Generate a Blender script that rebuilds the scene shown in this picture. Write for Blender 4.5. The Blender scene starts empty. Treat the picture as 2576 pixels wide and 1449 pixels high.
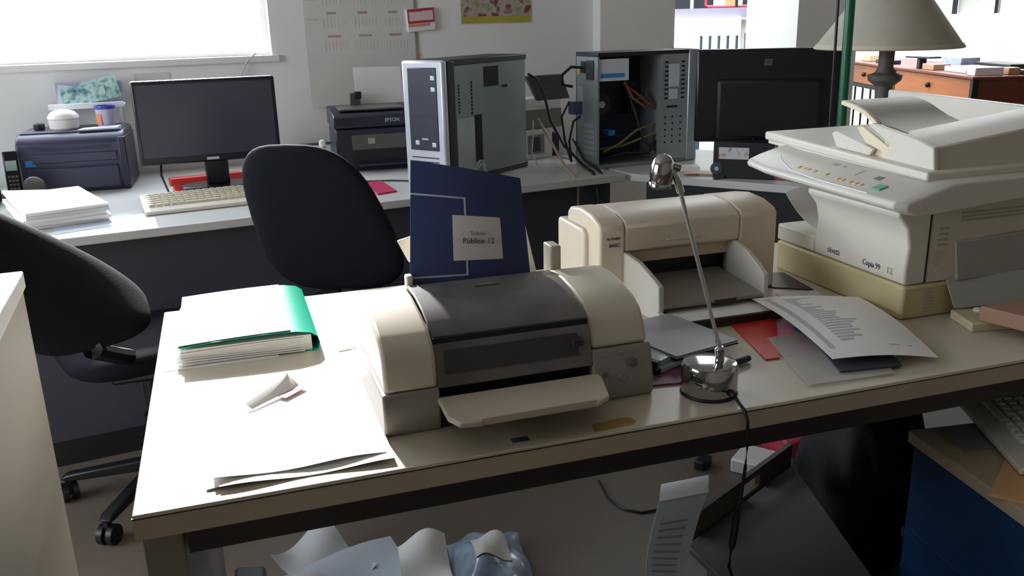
import bpy, bmesh, math, random
from mathutils import Vector, Matrix
random.seed(7)
S = bpy.context.scene
COL = S.collection
PI = math.pi

# ------------------------------------------------------------------ camera
CAM_H = 1.33
PITCH, ROLL, YAW, FPX = 0.296574, -0.0252969, 0.3103984, 2213.3
fwd = Vector((math.sin(YAW)*math.cos(PITCH), math.cos(YAW)*math.cos(PITCH), -math.sin(PITCH)))
rt = Vector((math.cos(YAW), -math.sin(YAW), 0.0))
up = rt.cross(fwd)
r2 = rt*math.cos(ROLL) + up*math.sin(ROLL)
u2 = -rt*math.sin(ROLL) + up*math.cos(ROLL)
cam_d = bpy.data.cameras.new('camera')
cam_d.sensor_width = 36.0
cam_d.lens = FPX/2576*36.0
cam_d.clip_start = 0.02
cam = bpy.data.objects.new('camera', cam_d)
COL.objects.link(cam)
M = Matrix.Identity(4)
for i in range(3):
    M[i][0] = r2[i]; M[i][1] = u2[i]; M[i][2] = -fwd[i]
M[2][3] = CAM_H
cam.matrix_world = M
S.camera = cam

# ------------------------------------------------------------------ light
S.view_settings.view_transform = 'Standard'
S.view_settings.look = 'None'
S.view_settings.gamma = 1.0
S.view_settings.use_curve_mapping = False
S.view_settings.exposure = 0.88
world = bpy.data.worlds.new('sky')
S.world = world
world.use_nodes = True
bg = world.node_tree.nodes['Background']
bg.inputs[0].default_value = (0.85, 0.925, 1.0, 1)
bg.inputs[1].default_value = 6.0
sun_d = bpy.data.lights.new('sun', 'SUN')
sun_d.energy = 9.0
sun_d.angle = math.radians(2.5)
sun_d.color = (1.0, 0.97, 0.92)
sun = bpy.data.objects.new('sun', sun_d)
COL.objects.link(sun)
sun.rotation_euler = Vector((0.10, -1.0, -0.48)).to_track_quat('-Z', 'Y').to_euler()

# back-wall frame: u along the wall, v into the wall
AB = 0.143032
OB = Vector((-0.405, 2.839, 0))
EX = Vector((math.cos(AB), math.sin(AB), 0)); EY = Vector((-math.sin(AB), math.cos(AB), 0))
def B(u, v, z=0.0):
    p = OB + EX*u + EY*v
    return Vector((p.x, p.y, z))

WALL_V = 1.20
WIN = (-1.75, 0.83, 1.20, 2.35)
def portal(name, loc, rot, sx, sy):
    d = bpy.data.lights.new(name, 'AREA'); d.shape = 'RECTANGLE'; d.size = sx; d.size_y = sy
    d.cycles.is_portal = True
    o = bpy.data.objects.new(name, d); COL.objects.link(o); o.location = loc; o.rotation_euler = rot
    return o
portal('window_daylight', B((WIN[0]+WIN[1])/2, WALL_V+0.06, (WIN[2]+WIN[3])/2), (PI/2, 0, AB+PI), WIN[1]-WIN[0], WIN[3]-WIN[2])
LWIN = (0.2, 2.7, 0.95, 2.4)   # window in the left wall: y0 y1 z0 z1
portal('side_window_daylight', (-3.26, (LWIN[0]+LWIN[1])/2, (LWIN[2]+LWIN[3])/2), (PI/2, 0, -PI/2), LWIN[1]-LWIN[0], LWIN[3]-LWIN[2])
SKY = (1.75, 7.0, 4.75, 8.5)     # hall skylight x0 x1 y0 y1
portal('skylight_daylight', ((SKY[0]+SKY[1])/2, (SKY[2]+SKY[3])/2, 3.0), (0, 0, 0), SKY[1]-SKY[0], SKY[3]-SKY[2])

# ------------------------------------------------------------------ helpers
def lin(h):
    h = h.lstrip('#')
    out = []
    for i in (0, 2, 4):
        c = int(h[i:i+2], 16)/255
        out.append(c/12.92 if c <= 0.04045 else ((c+0.055)/1.055)**2.4)
    return tuple(out)

MATS = {}
def mat(name, col, rough=0.5, metal=0.0, var=0.06, scale=8.0, bump=0.0, bscale=120.0, spec=0.5, trans=0.0, alpha=1.0, stretch=(1, 1, 1), coat=0.0):
    m = bpy.data.materials.new(name); m.use_nodes = True
    nt = m.node_tree; p = nt.nodes['Principled BSDF']
    c = lin(col)
    tc = nt.nodes.new('ShaderNodeTexCoord')
    mp = nt.nodes.new('ShaderNodeMapping'); mp.inputs['Scale'].default_value = stretch
    nt.links.new(tc.outputs['Object'], mp.inputs['Vector'])
    nz = nt.nodes.new('ShaderNodeTexNoise'); nz.inputs['Scale'].default_value = scale; nz.inputs['Detail'].default_value = 5
    nt.links.new(mp.outputs[0], nz.inputs['Vector'])
    rp = nt.nodes.new('ShaderNodeValToRGB')
    rp.color_ramp.elements[0].position = 0.3; rp.color_ramp.elements[1].position = 0.7
    rp.color_ramp.elements[0].color = tuple(max(0, x*(1-var)) for x in c) + (1,)
    rp.color_ramp.elements[1].color = tuple(min(1, x*(1+var)) for x in c) + (1,)
    nt.links.new(nz.outputs['Fac'], rp.inputs['Fac'])
    nt.links.new(rp.outputs['Color'], p.inputs['Base Color'])
    p.inputs['Roughness'].default_value = rough
    p.inputs['Metallic'].default_value = metal
    p.inputs['Specular IOR Level'].default_value = spec
    p.inputs['Transmission Weight'].default_value = trans
    p.inputs['Alpha'].default_value = alpha
    p.inputs['Coat Weight'].default_value = coat
    if bump:
        n2 = nt.nodes.new('ShaderNodeTexNoise'); n2.inputs['Scale'].default_value = bscale; n2.inputs['Detail'].default_value = 3
        nt.links.new(mp.outputs[0], n2.inputs['Vector'])
        b = nt.nodes.new('ShaderNodeBump'); b.inputs['Strength'].default_value = bump; b.inputs['Distance'].default_value = 0.004
        nt.links.new(n2.outputs['Fac'], b.inputs['Height']); nt.links.new(b.outputs['Normal'], p.inputs['Normal'])
    MATS[name] = m
    return m

def glass_mat(name, tint=(1, 1, 1), gloss=0.06, rough=0.02):
    m = bpy.data.materials.new(name); m.use_nodes = True
    nt = m.node_tree; nt.nodes.remove(nt.nodes['Principled BSDF'])
    out = nt.nodes['Material Output']
    t = nt.nodes.new('ShaderNodeBsdfTransparent'); t.inputs[0].default_value = tint + (1,)
    g = nt.nodes.new('ShaderNodeBsdfGlossy'); g.inputs['Roughness'].default_value = rough
    mx = nt.nodes.new('ShaderNodeMixShader'); mx.inputs[0].default_value = gloss
    nt.links.new(t.outputs[0], mx.inputs[1]); nt.links.new(g.outputs[0], mx.inputs[2]); nt.links.new(mx.outputs[0], out.inputs[0])
    MATS[name] = m
    return m

def speckle_mat(name, cols, scale, rough=0.6):
    """print-like picture: voronoi cells coloured by a ramp"""
    m = bpy.data.materials.new(name); m.use_nodes = True
    nt = m.node_tree; p = nt.nodes['Principled BSDF']; p.inputs['Roughness'].default_value = rough
    tc = nt.nodes.new('ShaderNodeTexCoord'); v = nt.nodes.new('ShaderNodeTexNoise')
    v.inputs['Scale'].default_value = scale; v.inputs['Detail'].default_value = 2
    nt.links.new(tc.outputs['Object'], v.inputs['Vector'])
    rp = nt.nodes.new('ShaderNodeValToRGB'); rp.color_ramp.interpolation = 'LINEAR'
    el = rp.color_ramp.elements
    n = len(cols)
    el[0].position = 0.3; el[0].color = lin(cols[0]) + (1,)
    el[1].position = 0.7; el[1].color = lin(cols[-1]) + (1,)
    for i in range(1, n-1):
        e = el.new(0.3 + 0.4*i/(n-1)); e.color = lin(cols[i]) + (1,)
    nt.links.new(v.outputs['Fac'], rp.inputs['Fac']); nt.links.new(rp.outputs['Color'], p.inputs['Base Color'])
    MATS[name] = m
    return m

# --- bmesh shapes
def nb(): return bmesh.new()
def box(bm, x0, x1, y0, y1, z0, z1):
    v = [bm.verts.new(c) for c in ((x0,y0,z0),(x1,y0,z0),(x1,y1,z0),(x0,y1,z0),(x0,y0,z1),(x1,y0,z1),(x1,y1,z1),(x0,y1,z1))]
    for f in ((0,3,2,1),(4,5,6,7),(0,1,5,4),(1,2,6,5),(2,3,7,6),(3,0,4,7)): bm.faces.new([v[i] for i in f])
    return bm
def hexa(bm, c):
    v = [bm.verts.new(p) for p in c]
    for f in ((0,3,2,1),(4,5,6,7),(0,1,5,4),(1,2,6,5),(2,3,7,6),(3,0,4,7)): bm.faces.new([v[i] for i in f])
    return bm
def prism(bm, pts, axis, a, b):
    """polygon pts extruded along axis; axis x: pts=(y,z); y: (x,z); z: (x,y)"""
    def P(p, t): return {'x': (t, p[0], p[1]), 'y': (p[0], t, p[1]), 'z': (p[0], p[1], t)}[axis]
    lo = [bm.verts.new(P(p, a)) for p in pts]; hi = [bm.verts.new(P(p, b)) for p in pts]
    n = len(pts)
    bm.faces.new(lo); bm.faces.new(hi[::-1])
    for i in range(n): bm.faces.new((lo[i], hi[i], hi[(i+1) % n], lo[(i+1) % n]))
    bmesh.ops.recalc_face_normals(bm, faces=bm.faces[:])
    return bm
def band(bm, pts, thick, axis, a, b):
    """open profile given a thickness, extruded along an axis"""
    out = []
    n = len(pts)
    for i in range(n):
        p0 = pts[max(0, i-1)]; p1 = pts[min(n-1, i+1)]
        dx, dy = p1[0]-p0[0], p1[1]-p0[1]; L = math.hypot(dx, dy) or 1
        out.append((pts[i][0]+dy/L*thick, pts[i][1]-dx/L*thick))
    return prism(bm, list(pts)+out[::-1], axis, a, b)
def tube(bm, path, r, seg=8, caps=True):
    path = [Vector(p) for p in path]
    rings = []
    up0 = Vector((0, 0, 1))
    for i, p in enumerate(path):
        t = (path[min(i+1, len(path)-1)] - path[max(i-1, 0)]).normalized()
        a = t.cross(up0)
        if a.length < 0.05: a = t.cross(Vector((1, 0, 0)))
        a.normalize(); b = t.cross(a)
        rr = r[i] if isinstance(r, (list, tuple)) else r
        rings.append([bm.verts.new(p + a*math.cos(2*PI*k/seg)*rr + b*math.sin(2*PI*k/seg)*rr) for k in range(seg)])
    for i in range(len(rings)-1):
        for k in range(seg):
            bm.faces.new((rings[i][k], rings[i][(k+1) % seg], rings[i+1][(k+1) % seg], rings[i+1][k]))
    if caps:
        bm.faces.new(rings[0][::-1]); bm.faces.new(rings[-1])
    bmesh.ops.recalc_face_normals(bm, faces=bm.faces[:])
    return bm
def lathe(bm, prof, cx=0, cy=0, seg=32, closed=True):
    rings = []
    for r, z in prof:
        rings.append([bm.verts.new((cx+r*math.cos(2*PI*k/seg), cy+r*math.sin(2*PI*k/seg), z)) for k in range(seg)])
    for i in range(len(rings)-1):
        for k in range(seg):
            bm.faces.new((rings[i][k], rings[i][(k+1) % seg], rings[i+1][(k+1) % seg], rings[i+1][k]))
    if closed:
        bm.faces.new(rings[0][::-1]); bm.faces.new(rings[-1])
    bmesh.ops.recalc_face_normals(bm, faces=bm.faces[:])
    return bm
def sheet(bm, fn, nu=12, nv=12, t=0.0008):
    """thin solid sheet; fn(u,v) -> point, u,v in 0..1"""
    top = [[Vector(fn(i/nu, j/nv)) for j in range(nv+1)] for i in range(nu+1)]
    vt = [[bm.verts.new(p + Vector((0, 0, t))) for p in row] for row in top]
    vb = [[bm.verts.new(p) for p in row] for row in top]
    for i in range(nu):
        for j in range(nv):
            bm.faces.new((vt[i][j], vt[i+1][j], vt[i+1][j+1], vt[i][j+1]))
            bm.faces.new((vb[i][j], vb[i][j+1], vb[i+1][j+1], vb[i+1][j]))
    for i in range(nu):
        bm.faces.new((vt[i][0], vb[i][0], vb[i+1][0], vt[i+1][0])); bm.faces.new((vt[i][nv], vt[i+1][nv], vb[i+1][nv], vb[i][nv]))
    for j in range(nv):
        bm.faces.new((vt[0][j], vt[0][j+1], vb[0][j+1], vb[0][j])); bm.faces.new((vt[nu][j], vb[nu][j], vb[nu][j+1], vt[nu][j+1]))
    bmesh.ops.recalc_face_normals(bm, faces=bm.faces[:])
    return bm
def bil(c, u, v):
    c = [Vector(p) for p in c]
    return c[0]*(1-u)*(1-v) + c[1]*u*(1-v) + c[2]*u*v + c[3]*(1-u)*v
def slab(bm, corners, e=3.0, t=0.06, bulge=0.03, n=40, rings=9):
    """cushion: superellipse outline on a bilinear patch, rounded rim, both faces"""
    c = [Vector(p) for p in corners]
    nrm = (c[1]-c[0]).cross(c[3]-c[0]).normalized()
    def pos(r, a, side):
        ca, sa = math.cos(a), math.sin(a)
        x = math.copysign(abs(ca)**(2/e), ca)*r; y = math.copysign(abs(sa)**(2/e), sa)*r
        p = bil(c, 0.5+0.5*x, 0.5+0.5*y)
        h = t/2*math.sqrt(max(0, 1-r**6)) + bulge*(1-x*x)*0.5*(1 if side > 0 else -1)
        return p + nrm*h*side
    for side in (1, -1):
        ctr = bm.verts.new(pos(0, 0, side)); prev = None
        rs = [(k+1)/rings for k in range(rings)]
        rs = [1-(1-x)**1.8 for x in rs]
        for r in rs:
            ring = [bm.verts.new(pos(r, 2*PI*k/n, side)) for k in range(n)]
            for k in range(n):
                if prev is None: bm.faces.new((ctr, ring[k], ring[(k+1) % n]))
                else: bm.faces.new((prev[k], ring[k], ring[(k+1) % n], prev[(k+1) % n]))
            prev = ring
    bmesh.ops.remove_doubles(bm, verts=bm.verts[:], dist=1e-5)
    bmesh.ops.recalc_face_normals(bm, faces=bm.faces[:])
    return bm
def ball(bm, c, r, su=16, sv=10, sc=(1, 1, 1)):
    mtx = Matrix.Translation(c) @ Matrix.Diagonal((r*sc[0], r*sc[1], r*sc[2], 1))
    bmesh.ops.create_uvsphere(bm, u_segments=su, v_segments=sv, radius=1, matrix=mtx)
    return bm

def obj(name, bm, m, parent=None, loc=(0, 0, 0), rot=(0, 0, 0), bevel=0.0, seg=2, smooth=0.6, kind=None):
    me = bpy.data.meshes.new(name); bm.to_mesh(me); bm.free()
    if isinstance(m, str): m = MATS[m]
    me.materials.append(m)
    if smooth:
        me.shade_smooth(); me.set_sharp_from_angle(angle=smooth)
    o = bpy.data.objects.new(name, me); COL.objects.link(o)
    o.location = loc; o.rotation_euler = rot
    if parent is not None: o.parent = parent
    if bevel:
        b = o.modifiers.new('bevel', 'BEVEL'); b.width = bevel; b.segments = seg; b.limit_method = 'ANGLE'; b.angle_limit = 0.6
        b.harden_normals = False
    if kind: o['kind'] = kind
    return o
def tag(o, label, cat, group=None, kind=None):
    o['label'] = label; o['category'] = cat
    if group: o['group'] = group
    if kind: o['kind'] = kind
    return o
def thing(name, label, cat, loc=(0, 0, 0), rotz=0.0, group=None):
    o = bpy.data.objects.new(name, None); COL.objects.link(o)
    o.location = loc; o.rotation_euler = (0, 0, rotz); o.empty_display_size = 0.05
    return tag(o, label, cat, group)
def struct(name, bm, m, **k):
    o = obj(name, bm, m, **k); o['kind'] = 'structure'; return o
def text(body, size, m, parent, loc, rot, name='lettering', ext=0.0004, align='CENTER', xs=1.0):
    c = bpy.data.curves.new('lettering', 'FONT'); c.body = body; c.size = size; c.extrude = ext
    c.align_x = align; c.align_y = 'CENTER'; c.resolution_u = 2
    t = bpy.data.objects.new('tmp', c); COL.objects.link(t)
    dg = bpy.context.evaluated_depsgraph_get(); dg.update()
    me = bpy.data.meshes.new_from_object(t.evaluated_get(dg))
    bpy.data.objects.remove(t); bpy.data.curves.remove(c)
    me.materials.clear(); me.materials.append(MATS[m] if isinstance(m, str) else m)
    o = bpy.data.objects.new(name, me); COL.objects.link(o)
    o.parent = parent; o.location = loc; o.rotation_euler = rot; o.scale = (xs, 1, 1)
    return o
def dup(o, parent=None):
    c = o.copy(); COL.objects.link(c)
    if parent is not None: c.parent = parent
    for ch in list(o.children): dup(ch, c)
    return c
def share(o, name, parent, loc, rot=(0, 0, 0), scale=(1, 1, 1)):
    c = bpy.data.objects.new(name, o.data); COL.objects.link(c)
    c.parent = parent; c.location = loc; c.rotation_euler = rot; c.scale = scale
    for md in o.modifiers:
        if md.type == 'BEVEL':
            b = c.modifiers.new('bevel', 'BEVEL'); b.width = md.width; b.segments = md.segments; b.limit_method = 'ANGLE'; b.angle_limit = 0.6
    return c
def cbox(name, m, parent, x0, x1, y0, y1, z0, z1, bevel=0.0, **k):
    return obj(name, box(nb(), x0, x1, y0, y1, z0, z1), m, parent, bevel=bevel, **k)

# ------------------------------------------------------------------ materials
mat('wall_paint', '#ebe9e5', 0.75, var=0.03, scale=2.5, bump=0.05, bscale=60)
mat('taupe_paint', '#a3988b', 0.8, var=0.05, scale=3)
mat('hall_paint', '#eeeeea', 0.7, var=0.02, scale=2)
mat('ceiling_paint', '#b4aea4', 0.8, var=0.02)
mat('floor_tile', '#6c6156', 0.45, var=0.12, scale=3.5, bump=0.05, bscale=30)
mat('window_frame', '#e9e6df', 0.5, var=0.03)
mat('laminate', '#c9beac', 0.34, var=0.04, scale=5, spec=0.5)
mat('laminate_edge', '#b8ab99', 0.45, var=0.05, scale=6)
mat('grey_laminate', '#c9c9c6', 0.34, var=0.03, scale=5)
mat('dark_metal', '#2a2828', 0.45, var=0.08)
mat('dark_panel', '#3e414b', 0.6, var=0.08, scale=4)
mat('black_panel', '#131418', 0.6, var=0.08, scale=4)
mat('leg_grey', '#8c857c', 0.5, var=0.06)
mat('chair_fabric', '#0d0e17', 0.9, spec=0.2, var=0.15, scale=40, bump=0.2, bscale=300)
mat('chair_plastic', '#0d0e12', 0.42, var=0.05)
mat('cabinet_white', '#b3aa9d', 0.5, var=0.04, scale=3)
mat('printer_cream', '#c3b8a6', 0.42, var=0.04, scale=6)
mat('printer_grey', '#938b84', 0.45, var=0.04, scale=6)
mat('smoke_lid', '#6a6563', 0.38, var=0.30, scale=11, spec=0.5)
mat('smoke_dark', '#3a3738', 0.3, var=0.12, scale=14)
mat('near_black', '#121319', 0.5, var=0.1)
mat('tray_cream', '#c2b6a3', 0.4, var=0.04)
mat('button_grey', '#6b6660', 0.5, var=0.03)
mat('navy_cover', '#2c3a66', 0.45, var=0.08, scale=5)
mat('label_paper', '#d8d2ca', 0.6, var=0.03)
mat('silver_print', '#b9bcc0', 0.4, var=0.04)
mat('ink_dark', '#3a3d4a', 0.6, var=0.05)
mat('ink_grey', '#9a9790', 0.6, var=0.05)
mat('ink_blue', '#3c3f66', 0.6, var=0.05)
mat('ink_olive', '#b0a544', 0.6, var=0.05)
mat('deskjet_cream', '#cfc1ad', 0.4, var=0.04, scale=6)
mat('deskjet_side', '#cbb9a2', 0.42, var=0.04, scale=6)
mat('deskjet_tray', '#c6c1b6', 0.45, var=0.04)
mat('deskjet_bed', '#8f897d', 0.45, var=0.06)
mat('copier_cream', '#d9d3c4', 0.42, var=0.03, scale=5)
mat('copier_side', '#cfc6b5', 0.45, var=0.05, scale=5)
mat('copier_yellow', '#c8b88c', 0.45, var=0.08, scale=4)
mat('copier_console', '#d5d1c6', 0.4, var=0.03)
mat('copier_tray', '#978d77', 0.45, var=0.04)
mat('copier_ivory', '#e6d8bb', 0.45, var=0.04)
mat('copier_grey', '#a7a49c', 0.45, var=0.05)
mat('key_amber', '#d8b97c', 0.5, var=0.05)
mat('key_green', '#5aa883', 0.45, var=0.05)
mat('lcd_dark', '#4d4d55', 0.25, var=0.05)
mat('chrome', '#b4b3b2', 0.09, metal=1.0, var=0.02)
mat('satin_metal', '#bdbdbb', 0.28, metal=0.9, var=0.03)
mat('cable_black', '#141416', 0.5, var=0.05)
mat('cable_beige', '#a58b72', 0.55, var=0.05)
mat('green_card', '#12a183', 0.32, var=0.06, scale=5)
mat('paper_white', '#eceae6', 0.7, var=0.02, scale=10)
mat('paper_grey', '#cfd0d2', 0.7, var=0.03, scale=10)
mat('print_grey', '#b9babd', 0.7, var=0.04)
mat('red_plastic', '#c9302c', 0.3, var=0.08)
mat('purple_card', '#7a4468', 0.5, var=0.06)
mat('grey_cover', '#8e8d8f', 0.42, var=0.08, scale=12)
mat('cd_case', '#9fb4ad', 0.12, var=0.08)
mat('pink_paper', '#d89aa6', 0.6, var=0.05)
mat('blue_sticker', '#3a4f68', 0.5, var=0.05)
mat('tape_amber', '#a88a52', 0.35, var=0.1, scale=30)
mat('screen', '#3d3a48', 0.30, var=0.03)
mat('bezel', '#131219', 0.28, var=0.05)
mat('laser_blue', '#33344c', 0.38, var=0.06)
mat('laser_dark', '#23243a', 0.4, var=0.06)
mat('laser_top', '#54586a', 0.35, var=0.06)
mat('keyboard_beige', '#d9d2c2', 0.5, var=0.03)
mat('key_beige', '#c9bfa8', 0.5, var=0.06)
mat('key_white', '#ddd9cf', 0.5, var=0.04)
mat('inkjet_black', '#1f2032', 0.32, var=0.06)
mat('inkjet_grey', '#55534f', 0.35, var=0.06)
mat('tower_silver', '#cdd0d8', 0.28, metal=0.35, var=0.03)
mat('tower_dark', '#2b2f3c', 0.35, var=0.06)
mat('tower_black', '#1b1c22', 0.4, var=0.06)
mat('tower_steel', '#8d9695', 0.42, metal=0.55, var=0.05, scale=5)
mat('tower_steel_light', '#a9afb2', 0.38, metal=0.6, var=0.08, scale=14)
mat('tower_inside', '#0e0e11', 0.7, var=0.3, scale=20)
mat('psu_label', '#cdd2d6', 0.5, var=0.03)
mat('psu_blue', '#2f86c9', 0.5, var=0.05)
mat('pcb_blue', '#0c2233', 0.5, var=0.3, scale=40)
mat('wire_orange', '#7a3d24', 0.5, var=0.1)
mat('wire_yellow', '#75683c', 0.5, var=0.1)
mat('magenta_pad', '#c2285c', 0.5, var=0.05)
mat('white_plastic', '#e4e4e2', 0.4, var=0.03)
mat('shade_fabric', '#b9b2a2', 0.85, var=0.05, scale=30, bump=0.1, bscale=400)
mat('shade_trim', '#c9bda6', 0.8, var=0.05)
mat('lamp_stone', '#5f5850', 0.6, var=0.2, scale=25, bump=0.2, bscale=80)
mat('pole_green', '#0f5a3a', 0.35, var=0.06)
mat('wood_orange', '#a05a28', 0.4, var=0.14, scale=6, stretch=(1, 8, 8))
mat('wood_dark', '#6b3322', 0.4, var=0.12, scale=6, stretch=(1, 8, 8))
mat('iron', '#23262c', 0.5, metal=0.4, var=0.1)
mat('iron_blue', '#42586a', 0.5, metal=0.2, var=0.1)
mat('hall_floor', '#d9d6c6', 0.5, var=0.05)
mat('ledge_mauve', '#8d8899', 0.6, var=0.06)
mat('red_tube', '#b13a44', 0.4, var=0.05)
mat('cardboard', '#5b5148', 0.75, var=0.08, scale=5)
mat('cardboard_lid', '#5f5d5a', 0.7, var=0.06, scale=4)
mat('bag_black', '#0c0c10', 0.75, var=0.2, scale=20, bump=0.25, bscale=60)
mat('blue_cabinet', '#17406e', 0.45, var=0.08, scale=3)
mat('cabinet_top', '#b7a88e', 0.4, var=0.05, scale=4)
mat('orange_paper', '#d9a878', 0.6, var=0.04)
mat('receipt', '#c5d3de', 0.6, var=0.06, scale=25)
mat('receipt_print', '#8fa0b2', 0.6, var=0.1)
mat('cool_paper', '#c3cdd8', 0.6, var=0.04, scale=6)
mat('bag_film', '#9fb0c4', 0.18, var=0.25, scale=25)
mat('calendar_paper', '#d5d2cb', 0.75, var=0.03)
mat('cal_red', '#b78f8f', 0.75, var=0.1)
mat('cal_grey', '#a3a09d', 0.75, var=0.1)
mat('cal_pale', '#c2bfba', 0.75, var=0.08)
mat('card_red', '#b53a4a', 0.5, var=0.1)
mat('card_pale', '#dfc3c3', 0.5, var=0.1)
mat('card_orange', '#d98a5a', 0.5, var=0.1)
mat('wood_box', '#b08a72', 0.6, var=0.06)
mat('book_cream', '#cfc3a0', 0.55, var=0.05)
mat('ceramic', '#e4dcd4', 0.3, var=0.03)
mat('lid_blue', '#3a44a0', 0.35, var=0.05)
mat('lavender', '#b5aec4', 0.45, var=0.05)
speckle_mat('photo_card', ['#4a5a78', '#6f9a9a', '#b9cfc0', '#8fb0c8'], 30)
speckle_mat('poster_print', ['#8a8a68', '#a59d80', '#b7aca2', '#7d4a48', '#6d3b40'], 18)
speckle_mat('box_print', ['#8a3636', '#d9d2c8', '#cfd6d6', '#c2705e'], 30)
glass_mat('window_glass', (0.97, 0.98, 1.0))
glass_mat('clear_sleeve', (0.95, 0.95, 0.96), gloss=0.08, rough=0.25)
nt = MATS['clear_sleeve'].node_tree
df = nt.nodes.new('ShaderNodeBsdfDiffuse'); df.inputs[0].default_value = (0.72, 0.71, 0.69, 1)
m2 = nt.nodes.new('ShaderNodeMixShader'); m2.inputs[0].default_value = 0.30
src = [n for n in nt.nodes if n.type == 'MIX_SHADER' and n is not m2][0]
nt.links.new(src.outputs[0], m2.inputs[1]); nt.links.new(df.outputs[0], m2.inputs[2]); nt.links.new(m2.outputs[0], nt.nodes['Material Output'].inputs[0])

# ================================================================== STRUCTURE
struct('floor', box(nb(), -3.2, 9.0, -2.7, 10.5, -0.06, 0.0), 'floor_tile')
bm = nb()
e0, e1 = B(-3.3, WALL_V+0.14), B(2.70, WALL_V+0.14)
prism(bm, [(-3.3, -2.8), (SKY[1], -2.8), (SKY[1], SKY[2]), (1.5, SKY[2]), (1.5, e1.y), (e1.x, e1.y), (e0.x, e0.y), (-3.3, e0.y)], 'z', 3.0, 3.1)
box(bm, 1.5, SKY[0], SKY[2], 10.4, 3.0, 3.1)
box(bm, SKY[1], 9.0, -2.8, 10.4, 3.0, 3.1)
box(bm, SKY[0], SKY[1], SKY[3], 10.4, 3.0, 3.1)
struct('ceiling', bm, 'ceiling_paint')
bm = nb()
box(bm, -3.2, WIN[0], 0, 0.14, 0, 3.0); box(bm, WIN[1], 2.70, 0, 0.14, 0, 3.0)
box(bm, WIN[0], WIN[1], 0, 0.14, 0, WIN[2]); box(bm, WIN[0], WIN[1], 0, 0.14, WIN[3], 3.0)
bmesh.ops.remove_doubles(bm, verts=bm.verts[:], dist=1e-5)
struct('wall_back', bm, 'wall_paint', loc=B(0, WALL_V), rot=(0, 0, AB))
bm = nb()
box(bm, -3.3, -3.2, -2.7, LWIN[0], 0, 3.0); box(bm, -3.3, -3.2, LWIN[1], 4.0, 0, 3.0)
box(bm, -3.3, -3.2, LWIN[0], LWIN[1], 0, LWIN[2]); box(bm, -3.3, -3.2, LWIN[0], LWIN[1], LWIN[3], 3.0)
struct('wall_left', bm, 'taupe_paint')
w = bpy.data.objects.new('window_2', None); COL.objects.link(w); w['kind'] = 'structure'; w.location = (-3.25, 0, 0)
for (y0, y1, z0, z1) in ((LWIN[0], LWIN[1], LWIN[2], LWIN[2]+0.03), (LWIN[0], LWIN[1], LWIN[3]-0.03, LWIN[3]), (LWIN[0], LWIN[0]+0.03, LWIN[2]+0.03, LWIN[3]-0.03), (LWIN[1]-0.03, LWIN[1], LWIN[2]+0.03, LWIN[3]-0.03), (1.43, 1.47, LWIN[2]+0.03, LWIN[3]-0.03)):
    cbox('window_frame', 'window_frame', w, -0.02, 0.02, y0, y1, z0, z1)
cbox('pane', 'window_glass', w, -0.002, 0.002, LWIN[0]+0.03, 1.43, LWIN[2]+0.03, LWIN[3]-0.03)
cbox('pane', 'window_glass', w, -0.002, 0.002, 1.47, LWIN[1]-0.03, LWIN[2]+0.03, LWIN[3]-0.03)
struct('wall_rear', box(nb(), -3.2, 9.0, -2.8, -2.7, 0, 3.0), 'taupe_paint')
struct('wall_right', box(nb(), 8.9, 9.0, -2.7, 10.4, 0, 3.0), 'hall_paint')
struct('wall_pillar', box(nb(), 2.483, 2.947, 0, 0.22, 0, 3.0), 'wall_paint', loc=B(0, 1.13), rot=(0, 0, AB))
struct('wall_hall_left', box(nb(), 1.5, 1.6, 4.45, 10.4, 0, 3.0), 'hall_paint')
struct('wall_hall_back', box(nb(), 1.5, 9.0, 10.3, 10.4, 0, 3.0), 'hall_paint')

bm = nb()
box(bm, 1.5, 9.0, SKY[3], SKY[3]+0.12, 3.1, 5.0)
struct('sun_baffle', bm, 'hall_paint')   # added wall on the roof, out of view, keeps sun out of the skylight
# window: frame bars, sill and one pane per light
w = bpy.data.objects.new('window_1', None); COL.objects.link(w); w['kind'] = 'structure'
w.location = B(0, WALL_V); w.rotation_euler = (0, 0, AB)
fy0, fy1 = 0.05, 0.09
for (x0, x1, z0, z1) in ((WIN[0], WIN[1], WIN[2], WIN[2]+0.022), (WIN[0], WIN[1], WIN[3]-0.022, WIN[3]),
                         (WIN[0], WIN[0]+0.022, WIN[2]+0.022, WIN[3]-0.022), (WIN[1]-0.022, WIN[1], WIN[2]+0.022, WIN[3]-0.022)):
    cbox('window_frame', 'window_frame', w, x0, x1, fy0, fy1, z0, z1)
cbox('mullion', 'window_frame', w, -0.93, -0.89, fy0, fy1, WIN[2]+0.022, WIN[3]-0.022)
cbox('pane', 'window_glass', w, WIN[0]+0.022, -0.93, 0.068, 0.072, WIN[2]+0.022, WIN[3]-0.022)
cbox('pane', 'window_glass', w, -0.89, WIN[1]-0.022, 0.068, 0.072, WIN[2]+0.022, WIN[3]-0.022)
cbox('window_sill', 'window_frame', w, WIN[0]-0.03, WIN[1]+0.03, -0.02, 0.05, WIN[2]-0.025, WIN[2]+0.004, 0.004)

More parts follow.
